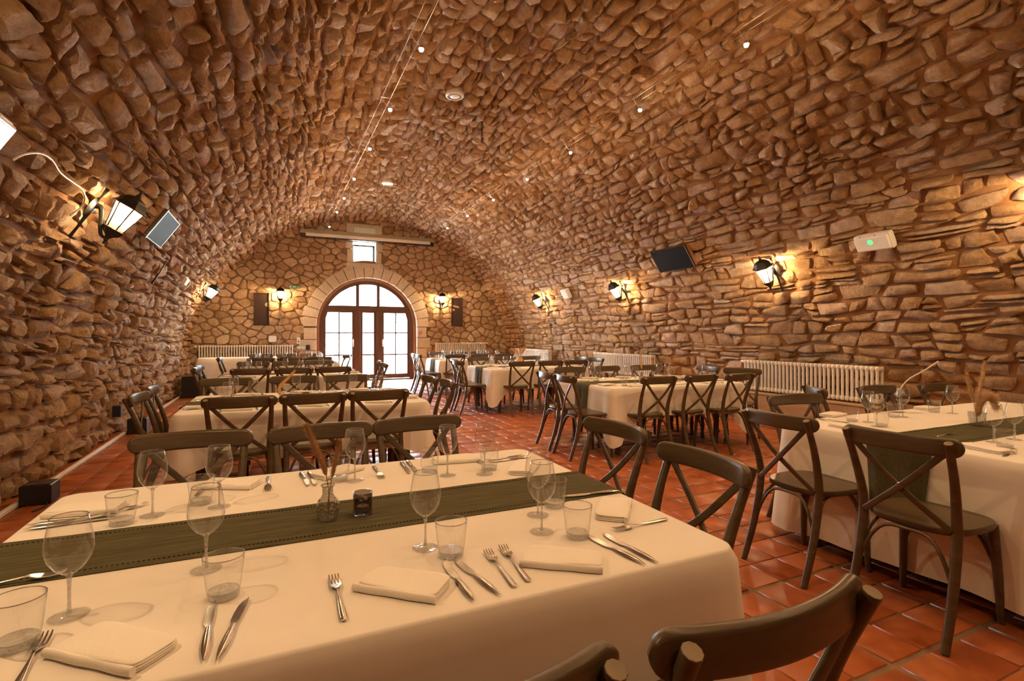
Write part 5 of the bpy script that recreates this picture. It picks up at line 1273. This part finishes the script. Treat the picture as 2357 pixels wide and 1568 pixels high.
MB().bbox(-0.14, 0.14, -0.05, 0.05, -0.12, 0.12, 0.012).build('housing', PLASTIC, t); MB().bbox(-0.12, 0.12, 0.048, 0.058, -0.10, 0.10).build('lens', mat('floodlight_lens', (0.85, 0.86, 0.88), 0.15), t)
# iron bracket and rod on the bare wall
t = empty('iron_bracket', mat=wall_frame(D(152), 8.75, 0.07)); tag(t, 'thin iron latch rod fixed on the bare wall', 'bracket')
MB().tube([(0.0, 0.03, -0.20), (0.01, 0.035, 0.0), (0.0, 0.03, 0.22)], [0.012, 0.010, 0.006], 6, up=(0, 1, 0)).build('rod', BLACK_METAL, t)
MB().bbox(-0.03, 0.03, -0.04, 0.03, -0.03, 0.03).build('mount_plate', PLASTIC, t)
# cable looping to the bare-wall lantern
pts = [wall_frame(D(a), y, 0.13).translation for a, y in ((150.1, 3.88), (149.3, 3.94), (148.5, 4.08), (148.3, 4.26), (148.7, 4.48), (148.7, 4.74), (148.7, 4.94), (149.2, 5.1), (150.1, 5.15), (151.4, 5.08))]
tag(MB().tube(smooth_path(pts, 4), 0.007, 6).build('electric_cable', CABLE, None), 'white cable looping over the stones to the bare-wall lantern', 'cable')
# projection screen housing over the door
t = empty('projection_screen', (2.5, BACK_Y - 0.36, 4.06)); tag(t, 'long rolled-up projection screen housing mounted above the arched door', 'screen')
SCREEN_BOX = mat('screen_housing', (0.36, 0.31, 0.25), 0.5)
MB().bbox(-1.86, 1.86, -0.06, 0.06, 0.015, 0.125, 0.01).build('housing', SCREEN_BOX, t)
MB().bbox(-1.72, 1.72, -0.10, -0.055, -0.06, 0.03, 0.01).build('rolled_screen', CERAMIC, t)
MB().bbox(-1.84, 1.84, -0.05, 0.05, -0.085, 0.02, 0.01).build('roller_case', BLACK_PLASTIC, t)
for s in (-1, 1): MB().bbox(s * 1.2 - .02, s * 1.2 + .02, 0.05, 0.36, 0.06, 0.10).build('wall_bracket', BLACK_METAL, t)
# shuttered niches
for x, w, z0, z1, lab in ((-0.295, 0.37, 1.58, 2.45, 'dark wooden niche shutter beside the lantern over the wide radiator'), (5.185, 0.37, 1.60, 2.47, 'dark wooden niche shutter beside the lantern over the narrower radiator')):
    t = empty('niche_shutter', (x, BACK_Y - 0.03, z0)); tag(t, lab, 'shutter', 'niche shutters')
    for a in ((-w / 2, -w / 2 + .03, 0, z1 - z0), (w / 2 - .03, w / 2, 0, z1 - z0), (-w / 2, w / 2, 0, .03), (-w / 2, w / 2, z1 - z0 - .03, z1 - z0)): MB().bbox(a[0], a[1], -0.035, 0.03, a[2], a[3]).build('frame', NICHE_WOOD, t)
    MB().bbox(-w / 2 + .028, w / 2 - .028, -0.012, 0.01, .028, z1 - z0 - .028).build('panel', NICHE_WOOD, t)
# small things on the end wall
t = empty('exit_sign', (0.51, BACK_Y - 0.075, 2.64)); tag(t, 'small green and white exit sign above the lantern by the arch', 'sign')
MB().bbox(-0.14, 0.14, -0.012, 0.03, -0.045, 0.045).build('plate', GREEN_SIGN, t)
mb = MB(); mb.box(-0.12, -0.075, -0.014, -0.012, -0.028, 0.028); mb.box(0.085, 0.12, -0.014, -0.012, -0.006, 0.006); mb.add([(0.07, -0.014, 0), (0.09, -0.014, 0.02), (0.09, -0.014, -0.02)], [(0, 2, 1)])
for k in range(4): mb.box(-0.05 + k * 0.026, -0.032 + k * 0.026, -0.014, -0.012, -0.022, 0.022)
mb.build('white_marks', PLASTIC, t, smooth=None)
t = empty('wifi_box', (-0.03, BACK_Y - 0.07, 1.22)); tag(t, 'rounded white wall box above the wide radiator', 'router')
mb = MB(); mb.sweep([(0, 0.03, 0), (0, -0.02, 0), (0, -0.03, 0)], rounded(0.10, 0.09, 0.04, 5), scale=[1, 1, .9]); mb.build('case', PLASTIC, t)
pts = [(0.16, BACK_Y - .06, 2.10), (0.18, BACK_Y - .06, 1.8), (0.14, BACK_Y - .06, 1.5), (0.17, BACK_Y - .06, 1.3), (0.10, BACK_Y - .06, 1.1)]
tag(MB().tube(smooth_path(pts, 4), 0.006, 6).build('electric_cable', CABLE), 'white cable dropping from the end wall lantern to the wide radiator', 'cable')
t = empty('wall_socket', (0.62, BACK_Y - 0.06, 1.17)); tag(t, 'white double switch plate beside the arched door', 'switch')
MB().bbox(-0.045, 0.045, -0.015, 0.02, -0.09, 0.09).build('plate', PLASTIC, t); MB().bbox(-0.012, 0.012, -0.022, -0.012, -0.05, 0.0).build('rocker', BLACK_PLASTIC, t)
t = empty('socket_box', (0.86, BACK_Y - 0.08, 0.98)); tag(t, 'black plug in a socket box with loose cables beside the arched door', 'socket')
MB().bbox(-0.05, 0.05, -0.03, 0.05, -0.07, 0.07).build('plug', BLACK_PLASTIC, t); MB().bbox(-0.28, -0.06, -0.01, 0.05, -0.04, 0.04).build('box', mat('pale_blue_plastic', (0.45, 0.58, 0.60), 0.5), t)
t = empty('fire_call_point', (4.02, BACK_Y - 0.075, 1.40)); tag(t, 'small red fire alarm call point beside the arched door', 'alarm')
MB().bbox(-0.04, 0.04, -0.02, 0.03, -0.04, 0.04).build('case', RED_PLASTIC, t); MB().bbox(-0.018, 0.018, -0.024, -0.018, -0.018, 0.018).build('button', PLASTIC, t)
# white cable trunking along the foot of the bare wall
tr = empty('baseboard_left', (-1.82, 0, 0.0)); tr['kind'] = 'structure'
y = -2.8
while y < 13.2:
    l = min(2.0, 13.2 - y); MB().bbox(-0.018, 0.018, y, y + l - 0.012, 0.002, 0.034, 0.004).build('trunking_length', PLASTIC, tr); y += l
# black boxes on the floor by the bare wall
def black_box(x, y, w, d, h, label, rz=0.0):
    t = empty('floor_uplight', (x, y, 0), rz); tag(t, label, 'uplight')
    MB().bbox(-w / 2, w / 2, -d / 2, d / 2, 0.0, h, 0.008).build('housing', BLACK_PLASTIC, t); MB().bbox(-w / 2 + .02, w / 2 - .02, -d / 2 + .02, d / 2 - .02, h - 0.004, h + 0.004).build('lens', mat('dark_lens', (0.02, 0.02, 0.022), 0.1), t)
    MB().tube([(w / 2 - .03, -d / 2, 0.03), (w / 2, -d / 2 - .08, 0.012), (w / 2 - .05, -d / 2 - .2, 0.010)], 0.006, 6).build('cable', BLACK_PLASTIC, t)
black_box(-1.70, 5.36, 0.20, 0.20, 0.155, 'black square uplight on the floor by the bare wall, beside first table')
black_box(-1.68, 8.60, 0.22, 0.20, 0.20, 'black square uplight on the floor by the bare wall, beside second table')
black_box(-1.55, 13.0, 0.42, 0.40, 0.45, 'large black box on the floor in the corner by the buffet table')
t = empty('wall_outlet', (-1.80, 8.15, 0.36)); tag(t, 'black outlet box on the bare wall above the cable trunking', 'socket'); MB().bbox(-0.06, 0.03, -0.05, 0.05, -0.07, 0.07).build('case', BLACK_PLASTIC, t)
# valve and cable low on the radiator wall
t = empty('floor_outlet', (6.60, 3.62, 0.66)); tag(t, 'round grey cable outlet low on the radiator wall with its cable', 'socket')
MB().lathe([(0, 0), (0.05, 0), (0.055, 0.02), (0.045, 0.05), (0, 0.055)], 18, Matrix.Rotation(-PI / 2, 4, 'Y')).build('cap', mat('grey_plastic', (0.35, 0.33, 0.30), 0.5), t)
MB().tube([(0.0, 0, -0.02), (0.02, 0, -0.3), (0.02, 0, -0.66)], 0.016, 8, up=(0, 1, 0)).build('conduit', mat('grey_plastic', (0.35, 0.33, 0.30), 0.5), t)
MB().tube(smooth_path([(-0.03, 0, 0.03), (0.0, -0.08, 0.16), (0.03, -0.22, 0.27), (0.12, -0.32, 0.38)], 5), 0.009, 6).build('cable', CABLE, t)
tag(MB().tube(smooth_path([(-1.75, 12.2, .008), (-1.5, 12.0, .008), (-1.45, 11.6, .008), (-1.6, 11.2, .008), (-1.35, 10.9, .008), (-1.5, 10.5, .008)], 5), 0.006, 5).build('electric_cable', CABLE), 'white cable lying loose on the floor along the bare wall', 'cable')
